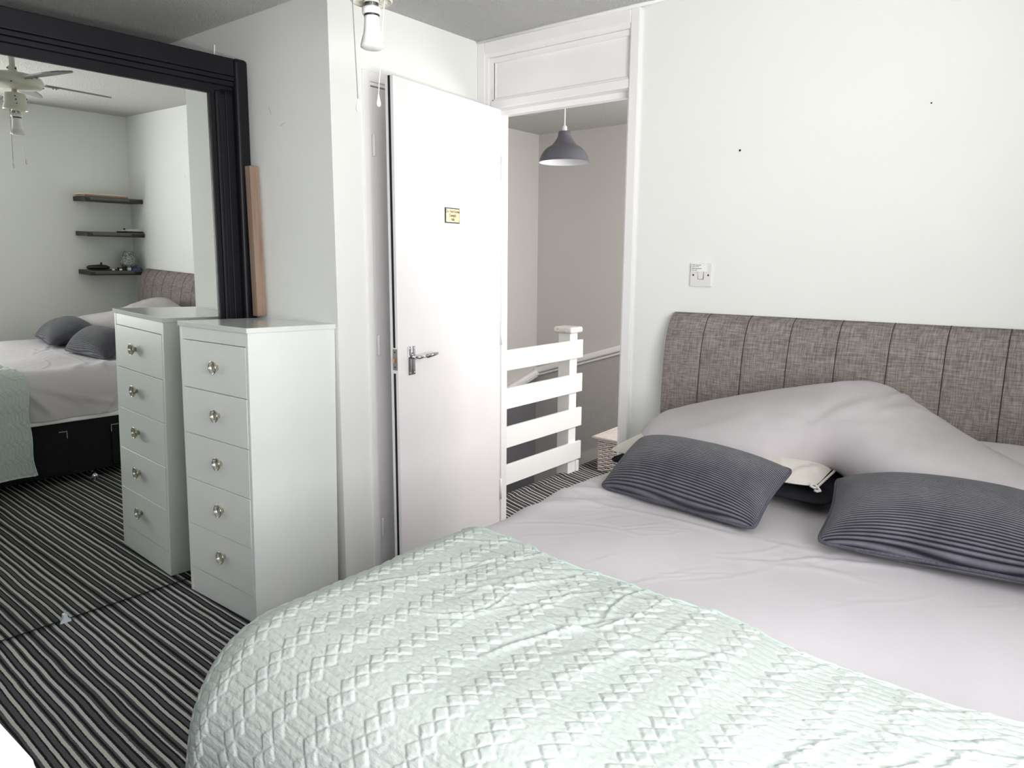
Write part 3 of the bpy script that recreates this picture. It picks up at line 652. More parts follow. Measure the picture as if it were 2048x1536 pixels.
# cover surfaces -----------------------------------------------------
def drape(S, T, x0, x1, y0, z, r, y1=None):
    """flat sheet over a block; S,T are cloth coordinates, outside [x0+r,x1-r] / y0+r it rolls over the edge"""
    ex = np.where(S < x0+r, S-(x0+r), np.where(S > x1-r, S-(x1-r), 0.0))
    ey = np.where(T < y0+r, T-(y0+r), 0.0)
    if y1 is not None: ey = np.where(T > y1-r, T-(y1-r), ey)
    d = np.hypot(ex, ey); dn = np.maximum(d, 1e-9); ux, uy = ex/dn, ey/dn
    th = np.minimum(d/r, PI/2); out = r*np.sin(th); down = r*(1-np.cos(th))+np.maximum(d-r*PI/2, 0)
    cx = np.clip(S, x0+r, x1-r); cy = np.maximum(T, y0+r)
    if y1 is not None: cy = np.clip(T, y0+r, y1-r)
    return cx, cy, ux, uy, out, down, d
def normals(P):
    a = np.gradient(P, axis=0); b_ = np.gradient(P, axis=1); n2 = np.cross(a, b_)
    return n2/np.maximum(np.linalg.norm(n2, axis=2, keepdims=True), 1e-12)

# fitted sheet
s_ = np.linspace(BX0-0.22, BX1+0.22, 330); t_ = np.linspace(BY0-0.22, BY1+0.22, 420); S, T = np.meshgrid(s_, t_, indexing='ij')
cx, cy, ux, uy, out, down, dd = drape(S, T, BX0-0.012, BX1+0.012, BY0-0.01, BZ, 0.145, BY1-0.008)
hang = np.clip((down-0.03)/0.2, 0, 1)
X = cx+ux*(out+0.012*hang*np.sin(T*23)*np.abs(ux)); Y = cy+uy*out; Z = BZ-down
Z = np.maximum(Z, 0.397+0.010*np.sin(T*7.3)*np.abs(ux)+0.004)
bulge = 0.010*waves(X, Y, 6, 0.35, 0.8, 5)
items = []
rr = np.random.RandomState(11)
for i in range(26): items.append((-1.05+rr.rand()*1.25, 1.36+rr.rand()*0.36, 0.85+rr.randn()*0.25, 0.14+rr.rand()*0.16, 0.005+rr.rand()*0.004, 0.0008+rr.rand()*0.0014, rr.randn()*1.2))
for i in range(14): items.append((-1.22+rr.rand()*0.26, 1.45+rr.rand()*0.75, 0.25+rr.randn()*0.3, 0.18+rr.rand()*0.2, 0.009+rr.rand()*0.009, 0.0015+rr.rand()*0.0025, rr.randn()*0.8))
for i in range(8): items.append((-0.75+rr.rand()*0.5, 1.62+rr.rand()*0.15, 0.1+rr.randn()*0.2, 0.25, 0.014, 0.003, rr.randn()*0.5))
items.append((-1.17, 1.62, 0.6, 0.35, 0.03, 0.012, 0.6)); items.append((-1.10, 1.80, 0.4, 0.30, 0.022, 0.010, -0.6))
cr = creases(S, T, items)*0.55+0.0012*waves(S, T, 14, 0.05, 0.16, 77, ang=0.6, spread=1.2)
topm = np.clip(1-down/0.15, 0, 1)
# folds on the hanging side
sidef = creases(T, down, [(1.45, 0.10, 0.45, 0.35, 0.018, 0.007, 0.4), (1.62, 0.16, 0.35, 0.4, 0.02, 0.006, -0.3), (1.83, 0.13, -0.8, 0.3, 0.018, 0.008, 0.3), (1.38, 0.14, 0.9, 0.25, 0.02, 0.008, 0.0), (2.0, 0.1, -0.6, 0.3, 0.02, 0.006, 0)])
P = np.stack([X, Y, Z], -1)
N = normals(P); N *= np.sign(np.sum(N*np.stack([ux*hang, uy*hang, np.full_like(X, 0.6)], -1), -1, keepdims=True)+1e-9)
P = P+N*((bulge*topm+cr*np.clip(1-down/0.2, 0, 1)+sidef*hang)[..., None])
SHEET_Z = BZ
o = grid('fitted_sheet', P, M['sheet'], None, np.stack([S, T], -1)); tag(o, 'pale lilac-grey fitted sheet stretched over the mattress, bare between quilt and pillows', 'bed sheet')
md = o.modifiers.new('thick', 'SOLIDIFY'); md.thickness = 0.003; md.offset = -1

# quilted mint bedspread
def qpat(u, v_):
    Pp, Xp = 0.036, 0.09
    vb = np.mod(v_, Xp); um = np.mod(u, Pp)
    zl = np.abs(um-0.018)
    inb = (vb > zl) & (vb < zl+0.036)
    a1 = np.mod(v_mod(vb)-u-0.018, Pp); a1 = np.minimum(a1, Pp-a1)/1.4142
    a2 = np.mod(v_mod(vb)+u-0.018, Pp); a2 = np.minimum(a2, Pp-a2)/1.4142
    dl = np.minimum(a1, a2)
    ug = np.mod(u, 0.018); ug = np.minimum(ug, 0.018-ug)
    dz = np.minimum(np.abs(vb-(zl+0.036)), np.minimum(np.abs(vb-zl), np.abs(vb-(zl+Xp))))/1.4142
    dg = np.minimum(ug, dz)
    hb = 1-np.exp(-(dl/0.0019)**1.2); hg = 1-np.exp(-(dg/0.0018)**1.2)
    return np.where(inb, 0.0036*hb, 0.0017*hg)
def v_mod(v_): return v_
st_q = 0.0025
s_ = np.arange(BX0-0.52, BX1+0.10, st_q); t_ = np.arange(BY0-0.34, 1.400, st_q); S, T0 = np.meshgrid(s_, t_, indexing='ij')
edge = 1.335-0.10*np.clip((S+1.20)/0.85, 0, 1)+0.010*np.sin(S*9)+0.005*np.sin(S*23)   # head-side edge of the quilt (cloth y)
frac = (T0-t_[0])/(t_[-1]-t_[0])
T = t_[0]+frac*(edge-t_[0])
QX0, QX1, QY0, QR = BX0-0.044, BX1+0.035, BY0-0.034, 0.190
cx, cy, ux, uy, out, down, dd = drape(S, T, QX0, QX1, QY0, BZ+0.010, QR)
dp = np.clip((down-0.06)/0.35, 0, 1)
phi = np.arctan2(-uy, -ux)
fold = 0.020*dp*np.sin(T*13+1.0)*np.abs(ux)*(np.abs(uy) < 0.05) + dp*0.022*np.sin(phi*5.0+0.6)*(np.abs(uy) >= 0.05) + 0.042*dp
X = cx+ux*(out+fold); Y = cy+uy*(out+fold); Z = BZ+0.012-down
P = np.stack([X, Y, Z], -1)
bulge = 0.010*waves(X, Y, 6, 0.35, 0.8, 5)+0.004*waves(X, Y, 8, 0.10, 0.28, 9)
itq = []
for i in range(46):
    itq.append((-1.15+rr.rand()*1.3, 0.95+rr.rand()*0.36, 0.8+rr.randn()*0.5, 0.12+rr.rand()*0.20, 0.005+rr.rand()*0.004, 0.0012+rr.rand()*0.0022, rr.randn()*2.0))
itq += [(-0.86, 1.13, 0.95, 0.30, 0.008, 0.005, 0.8), (-0.70, 1.02, 1.05, 0.28, 0.008, 0.005, -1.0), (-0.98, 1.20, 0.9, 0.26, 0.007, 0.004, 0.8)]
cr = creases(S, T, itq)*np.clip(1-down/0.1, 0, 1)
N = normals(P); flip = np.sign(N[N.shape[0]//2, N.shape[1]//2, 2]); N = N*flip
pat = qpat(T0, S)+0.0009*waves(S*2, T0, 14, 0.010, 0.035, 21)+0.0008*waves(S, T0, 14, 0.012, 0.03, 22)
topm = np.clip(1-down/0.12, 0, 1)
P = P+N*((pat+bulge*topm+cr)[..., None])
P[..., 2] = np.maximum(P[..., 2], 0.03)
o = grid('quilted_bedspread', P, M['quilt'], None, np.stack([S, T0], -1)); tag(o, 'mint green quilted bedspread with stitched diamonds over the foot of the bed', 'bedspread')
bd = B(); ep = [tuple(P[i, -1]-N[i, -1]*0.001) for i in range(0, P.shape[0], 4)]; tube(bd, ep, 0.0032, 7); obj('binding', bd, M['quilt_edge'], o, True)
bd = B(); ep = [tuple(P[0, j]) for j in range(0, P.shape[1], 4)]; tube(bd, ep, 0.0032, 7); obj('binding', bd, M['quilt_edge'], o, True)

# ------------------------------------------------------------------ headboard
t = empty('headboard', 'taupe linen headboard with vertical stitched channels', 'headboard', (0, YB, 0))
seams = [-1.276]+[-1.126+0.1575*i for i in range(9)]+[0.237]
prof = [(-0.098, 0.36), (-0.103, 0.55), (-0.104, 0.75), (-0.101, 0.88), (-0.094, 0.97), (-0.082, 1.04), (-0.068, 1.085), (-0.050, 1.118), (-0.032, 1.138), (-0.006, 1.147), (-0.004, 1.140), (-0.003, 0.36)]
import bisect
def resample(pr, n):
    d = [0]
    for a_, c_ in zip(pr[:-1], pr[1:]): d.append(d[-1]+math.hypot(c_[0]-a_[0], c_[1]-a_[1]))
    out = []
    for i in range(n):
        x = d[-1]*i/(n-1); j = min(max(bisect.bisect_right(d, x)-1, 0), len(pr)-2); f = (x-d[j])/max(d[j+1]-d[j], 1e-9)
        out.append((pr[j][0]+(pr[j+1][0]-pr[j][0])*f, pr[j][1]+(pr[j+1][1]-pr[j][1])*f))
    return out
pf = np.array(resample(prof[:10], 44)+[prof[10], prof[11]])
pn = np.gradient(pf, axis=0); pn = np.stack([-pn[:, 1], pn[:, 0]], 1); pn /= np.linalg.norm(pn, axis=1, keepdims=True)
if pn[5, 0] > 0: pn = -pn
for i in range(10):
    a_, c_ = seams[i], seams[i+1]; k_ = np.linspace(0, 1, 17); puff = 0.0045*(1-np.abs(2*k_-1)**6)
    if i == 0: puff = np.where(k_ < 0.5, 0.0045*(1-np.abs(2*k_-1)**6)-0.003*np.exp(-k_/0.03), puff)
    if i == 9: puff = np.where(k_ > 0.5, 0.0045*(1-np.abs(2*k_-1)**6)-0.003*np.exp(-(1-k_)/0.03), puff)
    wgt = np.clip((1.150-pf[:, 1])/0.10, 0, 1); wgt[-2:] = 0
    P = np.zeros((17, len(pf), 3)); P[..., 0] = (a_+(c_-a_)*k_)[:, None]
    P[..., 1] = pf[None, :, 0]+pn[None, :, 0]*puff[:, None]*wgt; P[..., 2] = pf[None, :, 1]+pn[None, :, 1]*puff[:, None]*wgt
    ob = grid('upholstered_channel', P, M['linen'], t)
    # close the two outer ends
    if i in (0, 9):
        q = B(); e_ = P[0 if i == 0 else -1]; q.faces.new([q.verts.new(tuple(v2)) for v2 in e_]); obj('end_panel', q, M['linen'], t)
    if i > 0:
        q = B(); tube(q, [(a_, p[0]-0.0002, p[1]) for p in pf[:-2]], 0.0016, 5); obj('seam', q, M['seam'], t)

# ------------------------------------------------------------------ pillows
def cushion_pts(w_, h_, th, nu=70, nv=50, pinch=0.05, pw=2.4, seed=1, wr=0.004):
    u = np.linspace(-1, 1, nu); v_ = np.linspace(-1, 1, nv); U2, V2 = np.meshgrid(u, v_, indexing='ij')
    prof2 = (np.clip(1-np.abs(U2)**pw, 0, 1)*np.clip(1-np.abs(V2)**pw, 0, 1))**0.60
    ox = U2*(1-pinch*(1-V2**2)*0.0-pinch*np.abs(U2)**3*(1-np.abs(V2)**2)); oy = V2*(1-pinch*np.abs(V2)**3*(1-np.abs(U2)**2))
    # round the corners slightly
    cr_ = np.abs(U2*V2)**8; ox = ox*(1-0.05*cr_); oy = oy*(1-0.07*cr_)
    X, Y = ox*w_/2, oy*h_/2
    wn = wr*waves(X, Y, 10, 0.04, 0.14, seed)*prof2
    return X, Y, prof2*th/2, wn
def cushion(name, w_, h_, th, mat, pipe, mtx, label, cat, group=None, seed=1, bottom_mat=None, wr=0.004, pipe_r=0.0045, pinch=0.05, extra=None, curve=0.0):
    X, Y, Z, wn = cushion_pts(w_, h_, th, seed=seed, wr=wr, pinch=pinch)
    dz = -curve*(X/(w_/2))**2
    if extra is not None: wn = wn+extra(X, Y)*(Z/(th/2))
    top = np.stack([X, Y, Z+wn+dz], -1); bot = np.stack([X, Y, -Z*0.55+dz], -1)[:, ::-1]
    UVt = np.stack([X, Y+0.002*np.sin(X*14)], -1)
    t = empty(name, label, cat, group=group); t.matrix_world = mtx
    a_ = grid('cover', top, mat, t, UVt)
    c_ = grid('underside', bot, bottom_mat or mat, t, UVt[:, ::-1])
    e = [tuple(top[i, 0]) for i in range(top.shape[0])]+[tuple(top[-1, j]) for j in range(1, top.shape[1])]+[tuple(top[i, -1]) for i in range(top.shape[0]-2, -1, -1)]+[tuple(top[0, j]) for j in range(top.shape[1]-2, 0, -1)]
    if pipe is not None:
        q = B(); tube(q, e, pipe_r, 7, closed=True); obj('piping', q, pipe, t, True)
    return t
def mtx_from(bl, br, tl, tr, lift):
    """frame whose local x runs left->right, y bottom->top, centred on the quad, lifted along the normal"""
    bl, br, tl, tr = map(Vector, (bl, br, tl, tr)); c = (bl+br+tl+tr)/4
    x = ((br-bl)+(tr-tl)).normalized(); y = ((tl-bl)+(tr-br)); y = (y-x*y.dot(x)).normalized(); z = x.cross(y)
    c = c+z*lift
    return Matrix(((x.x, y.x, z.x, c.x), (x.y, y.y, z.y, c.y), (x.z, y.z, z.z, c.z), (0, 0, 0, 1)))
# flat pillows underneath
cushion('pillow', 0.70, 0.46, 0.085, M['charcoal_cotton'], M['charcoal_cotton'], mtx_from((-1.17, 2.02, 0.700), (-0.49, 1.99, 0.700), (-1.19, 2.46, 0.705), (-0.50, 2.45, 0.705), 0),
        'charcoal pillow lying flat on the sheet beneath the cream pillow', 'pillow', seed=4)
def p1x(X, Y): return creases(X, Y, [(0.22, -0.17, 1.9, 0.16, 0.010, 0.010, 2.0), (0.27, -0.15, 1.2, 0.16, 0.010, 0.010, -2.0), (0.12, -0.16, 1.5, 0.14, 0.010, 0.008, 1.0), (0.31, -0.13, 2.3, 0.12, 0.010, 0.010, 0)])
p1 = cushion('pillow', 0.66, 0.45, 0.115, M['pillow_pale'], None, mtx_from((-1.20, 1.99, 0.735), (-0.515, 1.985, 0.738), (-1.20, 2.46, 0.755), (-0.530, 2.46, 0.765), 0),
        'cream pillow under the V-shaped pillow, wedged behind the left cushion', 'pillow', seed=6, extra=p1x, pinch=0.03)
q = B(); e_ = [(0.330, y_, 0.0) for y_ in np.linspace(0.2, -0.215, 16)]+[(0.332, -0.224, 0.0), (0.327, -0.233, 0.004), (0.318, -0.232, 0.006), (0.318, -0.222, 0.008), (0.328, -0.220, 0.008), (0.340, -0.232, 0.002), (0.346, -0.240, 0.0), (0.340, -0.247, 0), (0.332, -0.243, 0)]
tube(q, e_, 0.0036, 7); obj('piping', q, M['piping_white'], p1, True)
cushion('pillow', 0.50, 0.46, 0.16, M['pillow'], None, mtx_from((-0.46, 2.02, 0.735), (0.20, 2.02, 0.735), (-0.46, 2.50, 0.80), (0.20, 2.50, 0.80), 0),
        'pinkish-grey pillow behind the right arm of the V-shaped pillow', 'pillow', seed=8)
# V shaped pillow
stn = [((-1.185, 2.44, 0.760), (-1.11, 2.16, 0.730), 0.030), ((-1.17, 2.45, 0.766), (-1.08, 2.05, 0.725), 0.065), ((-1.03, 2.47, 0.808), (-0.93, 2.02, 0.738), 0.085), ((-0.80, 2.49, 0.868), (-0.79, 2.03, 0.748), 0.100),
       ((-0.62, 2.50, 0.900), (-0.63, 2.11, 0.790), 0.110), ((-0.50, 2.505, 0.920), (-0.54, 2.14, 0.797), 0.112), ((-0.40, 2.49, 0.875), (-0.46, 2.09, 0.785), 0.112),
       ((-0.27, 2.44, 0.815), (-0.37, 2.01, 0.766), 0.105), ((-0.13, 2.33, 0.775), (-0.25, 1.97, 0.760), 0.095), ((0.00, 2.20, 0.755), (-0.10, 1.90, 0.745), 0.075), ((0.06, 2.13, 0.745), (-0.01, 1.86, 0.735), 0.020)]
def cr_spline(vals, n):
    vals = np.array(vals, float); m2 = len(vals); out = []
    for i in range(n):
        x = i/(n-1)*(m2-1); j = min(int(x), m2-2); f = x-j
        p = [vals[max(j-1, 0)], vals[j], vals[j+1], vals[min(j+2, m2-1)]]
        out.append(0.5*((2*p[1])+(-p[0]+p[2])*f+(2*p[0]-5*p[1]+4*p[2]-p[3])*f*f+(-p[0]+3*p[1]-3*p[2]+p[3])*f**3))
    return np.array(out)
NS = 120
Tt = cr_spline([s[0] for s in stn], NS); Bb = cr_spline([s[1] for s in stn], NS); Th = cr_spline([[s[2]] for s in stn], NS)[:, 0]
Cc = (Tt+Bb)/2; Dd = (Tt-Bb)/2; tang = np.gradient(Cc, axis=0); Nn = np.cross(tang, Dd); Nn /= np.linalg.norm(Nn, axis=1, keepdims=True); Nn *= np.sign(Nn[:, 2:3])
th_ = np.linspace(0, 2*PI, 64, endpoint=False)
ce, se = np.cos(th_), np.sin(th_)
sup = lambda v2, p_: np.sign(v2)*np.abs(v2)**p_
Pv = Cc[:, None, :]+Dd[:, None, :]*sup(ce, 0.9)[None, :, None]+Nn[:, None, :]*(sup(se, 0.95)[None, :]*Th[:, None])[..., None]
aa = np.linspace(0, 2.2, NS)[:, None]*np.ones((1, 64)); bb_ = np.sin(th_)[None, :]*0.2*np.ones((NS, 1))
disp = 0.0035*waves(aa, bb_, 12, 0.08, 0.3, 31)+creases(aa, ce[None, :]*0.17*np.ones((NS, 1)), [(1.05, -0.10, 0.5, 0.3, 0.02, 0.008, 0.5), (1.20, -0.11, 0.2, 0.35, 0.015, 0.006, 0.4), (0.9, -0.12, -0.3, 0.3, 0.012, 0.005, 0), (1.28, 0.10, 1.0, 0.2, 0.02, 0.01, 0), (1.35, 0.02, 0.6, 0.3, 0.02, 0.005, 0), (0.5, -0.1, 0.2, 0.4, 0.02, 0.004, 0.2), (1.6, -0.1, -0.2, 0.4, 0.02, 0.005, 0)])
Pv = Pv+Nn[:, None, :]*(disp*np.clip(se, 0, 1)[None, :])[..., None]
Pv[0] = Pv[0]*0.25+Pv[0].mean(0)*0.75; Pv[-1] = Pv[-1]*0.25+Pv[-1].mean(0)*0.75
o = grid('v_shaped_pillow', Pv, M['pillow'], None, wrap=True); tag(o, 'large pale grey V-shaped pillow propped against the headboard', 'pillow')
# corduroy cushions
cushion('corduroy_cushion', 0.500, 0.240, 0.205, M['cord'], M['cord_pipe'], mtx_from((-1.060, 1.832, 0.700), (-0.592, 1.790, 0.700), (-1.080, 1.985, 0.775), (-0.610, 1.905, 0.775), 0.0),
        'grey corduroy cushion leaning on the pillows at the left of the bed', 'cushion', 'corduroy cushions', seed=12, wr=0.0012, pinch=0.06)
cushion('corduroy_cushion', 0.535, 0.310, 0.205, M['cord'], M['cord_pipe'], mtx_from((-0.455, 1.735, 0.700), (0.050, 1.780, 0.700), (-0.455, 1.985, 0.775), (0.045, 2.070, 0.775), 0.0),
        'grey corduroy cushion at the right of the bed, cut by the picture edge', 'cushion', 'corduroy cushions', seed=15, wr=0.0012, pinch=0.06)

# ------------------------------------------------------------------ shelves on the right wall (seen in the mirror)
SD = 0.24
def shelf(z, y1, lab):
    t = empty('floating_shelf', lab, 'shelf', (XD, 0, z), group='floating shelves on the right wall')
    q = B(); box(q, -SD, 0, 2.235, y1, -0.034, 0.0, 0.002, 1); obj('board', q, M['shelf'], t)
    q = B(); box(q, -SD-0.004, -SD, 2.238, y1-0.003, -0.009, -0.001, 0.001); box(q, -SD-0.005, -SD, 2.268, y1-0.10, -0.024, -0.001, 0.001); box(q, -SD-0.004, -SD, y1-0.006, y1-0.003, -0.030, -0.001); obj('front_lip', q, M['shelf_front'], t)
    return t
shelf(1.674, 2.645, 'dark floating shelf in the mirror, highest of three, holding brown envelopes')
shelf(1.418, 2.645, 'dark floating shelf in the mirror, middle of three')
shelf(1.130, 2.645, 'dark floating shelf in the mirror, lowest of three, holding the silver vase')
SX = 0.34
q = B(); box(q, -0.065, 0.110, -0.150, 0.160, 0.0, 0.014, 0.004, 2); o = obj('padded_envelope', q, M['kraft'], None, False, (SX, 2.385, 1.6745)); tag(o, 'brown kraft padded envelope lying on the top shelf', 'envelope')
q = B(); box(q, -0.060, 0.100, -0.165, 0.150, 0.0, 0.004, 0.001, 1); o = obj('card_sleeve', q, M['paper'], None, False, (SX, 2.380, 1.689)); tag(o, 'thin white card sleeve resting on the brown envelope', 'card sleeve')
q = B(); box(q, -0.055, 0.055, -0.085, 0.085, 0.0, 0.009, 0.003, 2); o = obj('tablet', q, M['black'], None, False, (SX, 2.575, 1.4185)); tag(o, 'slim black tablet lying on the middle shelf', 'tablet')
q = B(); lathe(q, [(0, 0), (0.048, 0), (0.052, 0.004), (0.048, 0.013), (0.02, 0.018), (0, 0.018)], 28, Matrix.Diagonal((0.9, 1.25, 1, 1))); o = obj('glass_dish', q, M['shade_in'], None, True, (SX, 2.595, 1.428)); tag(o, 'small silvery oval dish on the black tablet, middle shelf', 'dish')
t = empty('wire_stand', 'small black and white wire holder on the tablet, middle shelf', 'holder', (SX-0.040, 2.515, 1.428))
q = B(); tube(q, [(0, -0.03, 0.002), (0, -0.01, 0.010), (0, 0.02, 0.006), (0, 0.035, 0.002)], 0.0022, 6); obj('wire', q, M['paper'], t, True)
q = B(); ball(q, (0, -0.004, 0.016), 0.007, 2, (1, 1.3, 1)); obj('clip', q, M['black'], t, True)
# bottom shelf
q = B(); lathe(q, [(0, 0.0), (0.030, 0.0), (0.040, 0.006), (0.049, 0.022), (0.050, 0.032), (0.044, 0.052), (0.034, 0.072), (0.027, 0.090), (0.026, 0.094), (0.024, 0.094), (0.025, 0.086), (0.034, 0.064), (0.040, 0.045), (0.040, 0.02), (0, 0.010)], 40)
bmesh.ops.scale(q, vec=(1.25, 1.38, 1.36), verts=q.verts[:]); o = obj('mercury_glass_vase', q, M['vase'], None, True, (SX+0.01, 2.553, 1.1475)); tag(o, 'squat silver crackled glass vase on the lowest shelf', 'vase')
q = B(); box(q, -0.050, 0.050, -0.070, 0.075, 0, 0.017, 0.003, 2); o = obj('jewellery_box', q, M['black'], None, False, (SX+0.015, 2.550, 1.1302)); tag(o, 'flat black box under the silver vase', 'box')
t = empty('hair_dryer', 'black hair tool with a cord lying on the lowest shelf', 'hair tool', (SX, 2.325, 1.1305))
q = B(); tube(q, [(0, -0.085, 0.018), (0, -0.07, 0.020), (0, 0, 0.022), (0, 0.05, 0.022), (0, 0.075, 0.018)], [0.008, 0.017, 0.020, 0.017, 0.010], 14); obj('body', q, M['black'], t, True)
q = B(); tube(q, [(0.0, 0.015, 0.03), (0.0, 0.017, 0.045), (0.0, 0.018, 0.060)], [0.008, 0.009, 0.006], 12); obj('nozzle', q, M['black'], t, True)
q = B(); tube(q, [(-0.045, -0.06, 0.004), (-0.04, -0.01, 0.004), (-0.046, 0.05, 0.004), (-0.035, 0.10, 0.004)], 0.0035, 6); obj('cord', q, M['black'], t, True)
for (dy, dx, c, nm, lab) in ((0.105, -0.045, 'paper', 'pill_bottle', 'small white tub on the lowest shelf, left of the vase'), (0.05, -0.05, 'cream', 'cosmetic_jar', 'tiny cream pot on the lowest shelf beside the black hair tool')):
    q = B(); lathe(q, [(0, 0), (0.009, 0), (0.010, 0.002), (0.010, 0.011), (0.008, 0.0125), (0, 0.0125)], 20); o = obj(nm, q, M[c], None, True, (SX+dx, 2.36+dy, 1.1302)); tag(o, lab, 'jar')
q = B(); box(q, -0.012, 0.012, -0.012, 0.012, 0, 0.022, 0.002, 2); o = obj('trinket_box', q, M['cream'], None, False, (SX-0.05, 2.525, 1.1302)); tag(o, 'small cream square box in front of the vase on the lowest shelf', 'box')
q = B(); box(q, -0.010, 0.010, -0.030, 0.030, 0, 0.017, 0.002, 2); o = obj('tissue_pack', q, M['blue'], None, False, (SX-0.052, 2.577, 1.1302)); tag(o, 'small blue packet in front of the vase on the lowest shelf', 'packet')

# ------------------------------------------------------------------ landing: railing, pendant, basket
t = empty('landing_railing', 'white painted landing railing of four wide boards on a square post', 'railing', (-2.5, 3.80, 0))
q = B(); box(q, -0.096, -0.006, -0.045, 0.035, -0.01, 0.900, 0.003, 1); obj('newel_post', q, M['rail_white'], t)
q = B(); box(q, -0.122, 0.020, -0.072, 0.060, 0.900, 0.938, 0.014, 4); obj('post_cap', q, M['cap'], t)
for (z0, z1) in ((0.088, 0.204), (0.304, 0.423), (0.526, 0.642), (0.742, 0.855)):
    q = B(); box(q, -0.006, 0.014, -1.04, 0.070, z0, z1, 0.002, 1); obj('rail_board', q, M['rail_white'], t)
q = B(); box(q, -0.055, 0.004, 0.036, 0.070, 0.0, 0.075, 0.008, 2); obj('foot_block', q, M['rail_white'], t)
q = B(); box(q, -0.096, -0.006, -1.05, -0.97, -0.01, 0.90, 0.003, 1); obj('wall_post', q, M['rail_white'], t)

t = empty('pendant_lamp', 'slate grey domed pendant shade hanging on a white cord over the landing', 'lamp', (-2.245, 3.272, ZC))
q = B(); lathe(q, [(0, 0.0), (0.045, 0.0), (0.047, -0.006), (0.03, -0.022), (0.006, -0.028), (0, -0.028)], 28); obj('ceiling_rose', q, M['white_plastic'], t, True)
q = B(); tube(q, [(0, 0, -0.02), (0, 0, -0.275)], 0.0032, 10); obj('flex', q, M['bulb'], t, True)
q = B(); lathe(q, [(0, -0.268), (0.006, -0.270), (0.012, -0.278), (0.013, -0.300), (0.018, -0.306), (0.018, -0.335), (0, -0.335)], 28); obj('lampholder', q, M['white_plastic'], t, True)
zt = -0.300
prof_s = [(0.014, zt+0.0), (0.0305, zt-0.001), (0.0325, zt-0.006), (0.0340, zt-0.020), (0.0375, zt-0.032), (0.0395, zt-0.034), (0.0425, zt-0.040), (0.0445, zt-0.042), (0.048, zt-0.0485), (0.0505, zt-0.0505), (0.054, zt-0.057), (0.0565, zt-0.059), (0.062, zt-0.066), (0.071, zt-0.073), (0.088, zt-0.082), (0.104, zt-0.096), (0.116, zt-0.112), (0.125, zt-0.132), (0.130, zt-0.150), (0.1335, zt-0.156)]
q = B(); lathe(q, prof_s, 64); sh = obj('lamp_shade', q, M['shade_grey'], t, True)
q = B(); lathe(q, [(max(r-0.0025, 0.012), z-0.001) for r, z in prof_s[1:-1]]+[(0.1325, zt-0.1562)], 64); obj('shade_lining', q, M['shade_in'], sh, True)
q = B(); lathe(q, [(0, zt-0.02), (0.014, zt-0.02), (0.016, zt-0.05), (0.028, zt-0.085), (0.029, zt-0.10), (0.02, zt-0.118), (0, zt-0.124)], 28); obj('bulb', q, M['bulb'], t, True)
lbm = frame_mtx((-0.030, 0.103, zt-0.103), (1, 0.25, 0), (0.1, -0.45, 1))
q = B(); box(q, -0.024, 0.024, -0.013, 0.013, 0, 0.0006, 0, 1, lbm); lb = obj('paper_label', q, M['paper'], t)
q = B(); box(q, -0.020, 0.020, 0.005, 0.010, -0.0012, -0.0002, 0, 1, lbm); box(q, -0.018, 0.010, -0.001, 0.001, -0.0012, -0.0002, 0, 1, lbm); box(q, -0.018, 0.014, -0.008, -0.006, -0.0012, -0.0002, 0, 1, lbm); obj('print', q, M['ink'], lb)

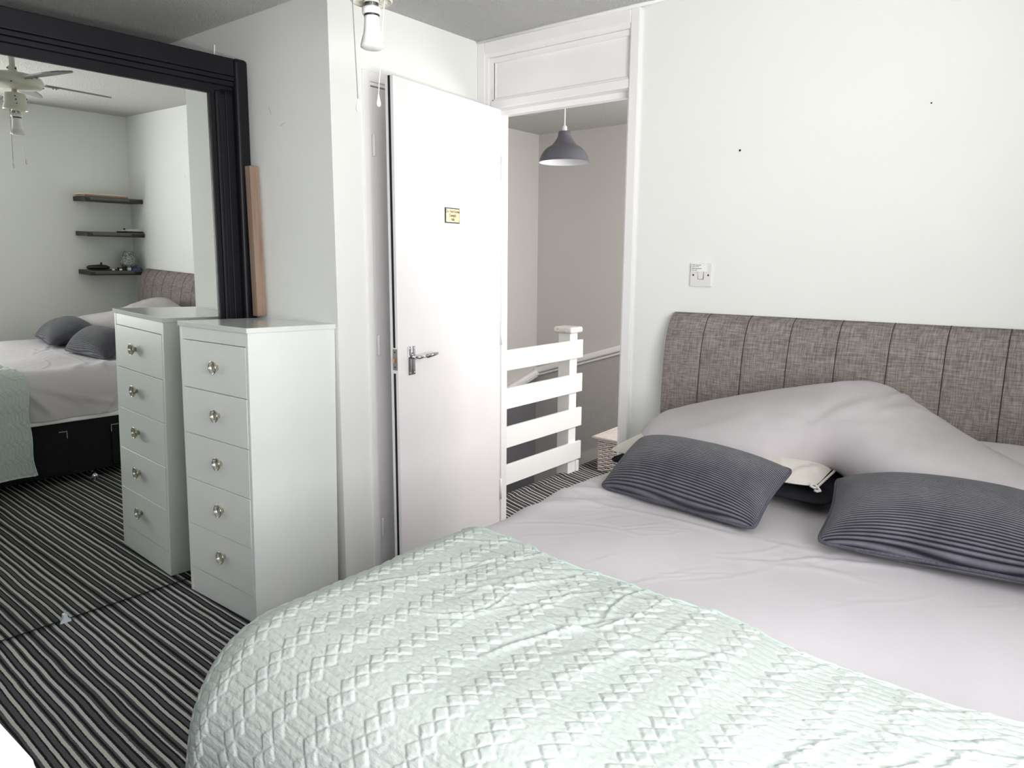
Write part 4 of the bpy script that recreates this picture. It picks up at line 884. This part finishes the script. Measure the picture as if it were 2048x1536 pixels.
t = empty('wicker_basket', 'whitewashed wicker hamper with a woven lid on the landing behind the door frame', 'basket', (-2.405, 3.95, 0))
bw, bd_, bh_ = 0.46, 0.36, 0.215
def rectpt(s, inset=0.0):
    w2, d2_ = bw-2*inset, bd_-2*inset; per = 2*(w2+d2_); x = (s % 1)*per
    if x < w2: return inset+x, inset, (0, -1)
    x -= w2
    if x < d2_: return inset+w2, inset+x, (1, 0)
    x -= d2_
    if x < w2: return inset+w2-x, inset+d2_, (0, 1)
    return inset, inset+d2_-(x-w2), (-1, 0)
NST = 36
q = B(); rows = 16
for r_ in range(rows):
    z = 0.008+r_*0.0128; pts = []
    for i in range(NST*4):
        s_v = i/(NST*4); x, y, nn_ = rectpt(s_v); a_ = math.sin(2*PI*s_v*NST/2+(PI if r_ % 2 else 0))*0.0062
        pts.append((x+nn_[0]*a_, y+nn_[1]*a_, z+0.0012*math.sin(2*PI*s_v*NST/2*1.0+r_)))
    tube(q, pts, 0.0046, 6, closed=True)
bo = obj('basket_weave', q, M['wicker'], t, True); bo['kind'] = 'stuff'
q = B()
for i in range(NST):
    x, y, nn_ = rectpt((i+0.5)/NST); tube(q, [(x, y, 0.0), (x, y, bh_-0.01)], 0.003, 5)
bo = obj('basket_stakes', q, M['wicker'], t, True); bo['kind'] = 'stuff'
q = B(); box(q, -0.004, bw+0.004, -0.004, bd_+0.004, bh_-0.018, bh_, 0.005, 2); obj('rim', q, M['wicker'], t)
q = B()
for i in range(44):
    y = -0.022+i*(bd_+0.044)/43
    pts = [(-0.022+j*(bw+0.044)/40, y, bh_+0.010+0.0028*math.sin(j*PI/1.6+(PI if i % 2 else 0))) for j in range(41)]; tube(q, pts, 0.0046, 5)
tube(q, [(-0.024, -0.024, bh_+0.008), (bw+0.024, -0.024, bh_+0.008), (bw+0.024, bd_+0.024, bh_+0.008), (-0.024, bd_+0.024, bh_+0.008)], 0.0095, 7, closed=True)
lo = obj('lid', q, M['wicker'], t, True); lo.rotation_euler = (0.02, -0.01, 0)

# ------------------------------------------------------------------ white-topped stool, lower left foreground
t = empty('storage_stool', 'blurred white rounded stool top at the bottom left corner of the picture', 'stool', (-1.005, 0.045, 0))
q = B(); box(q, -0.24, 0.155, -0.22, 0.205, 0.745, 0.805, 0.028, 6); obj('stool_top', q, M['paper'], t, True)
q = B(); box(q, -0.21, 0.120, -0.19, 0.170, 0.0, 0.750, 0.01, 2); obj('stool_body', q, M['navy'], t)
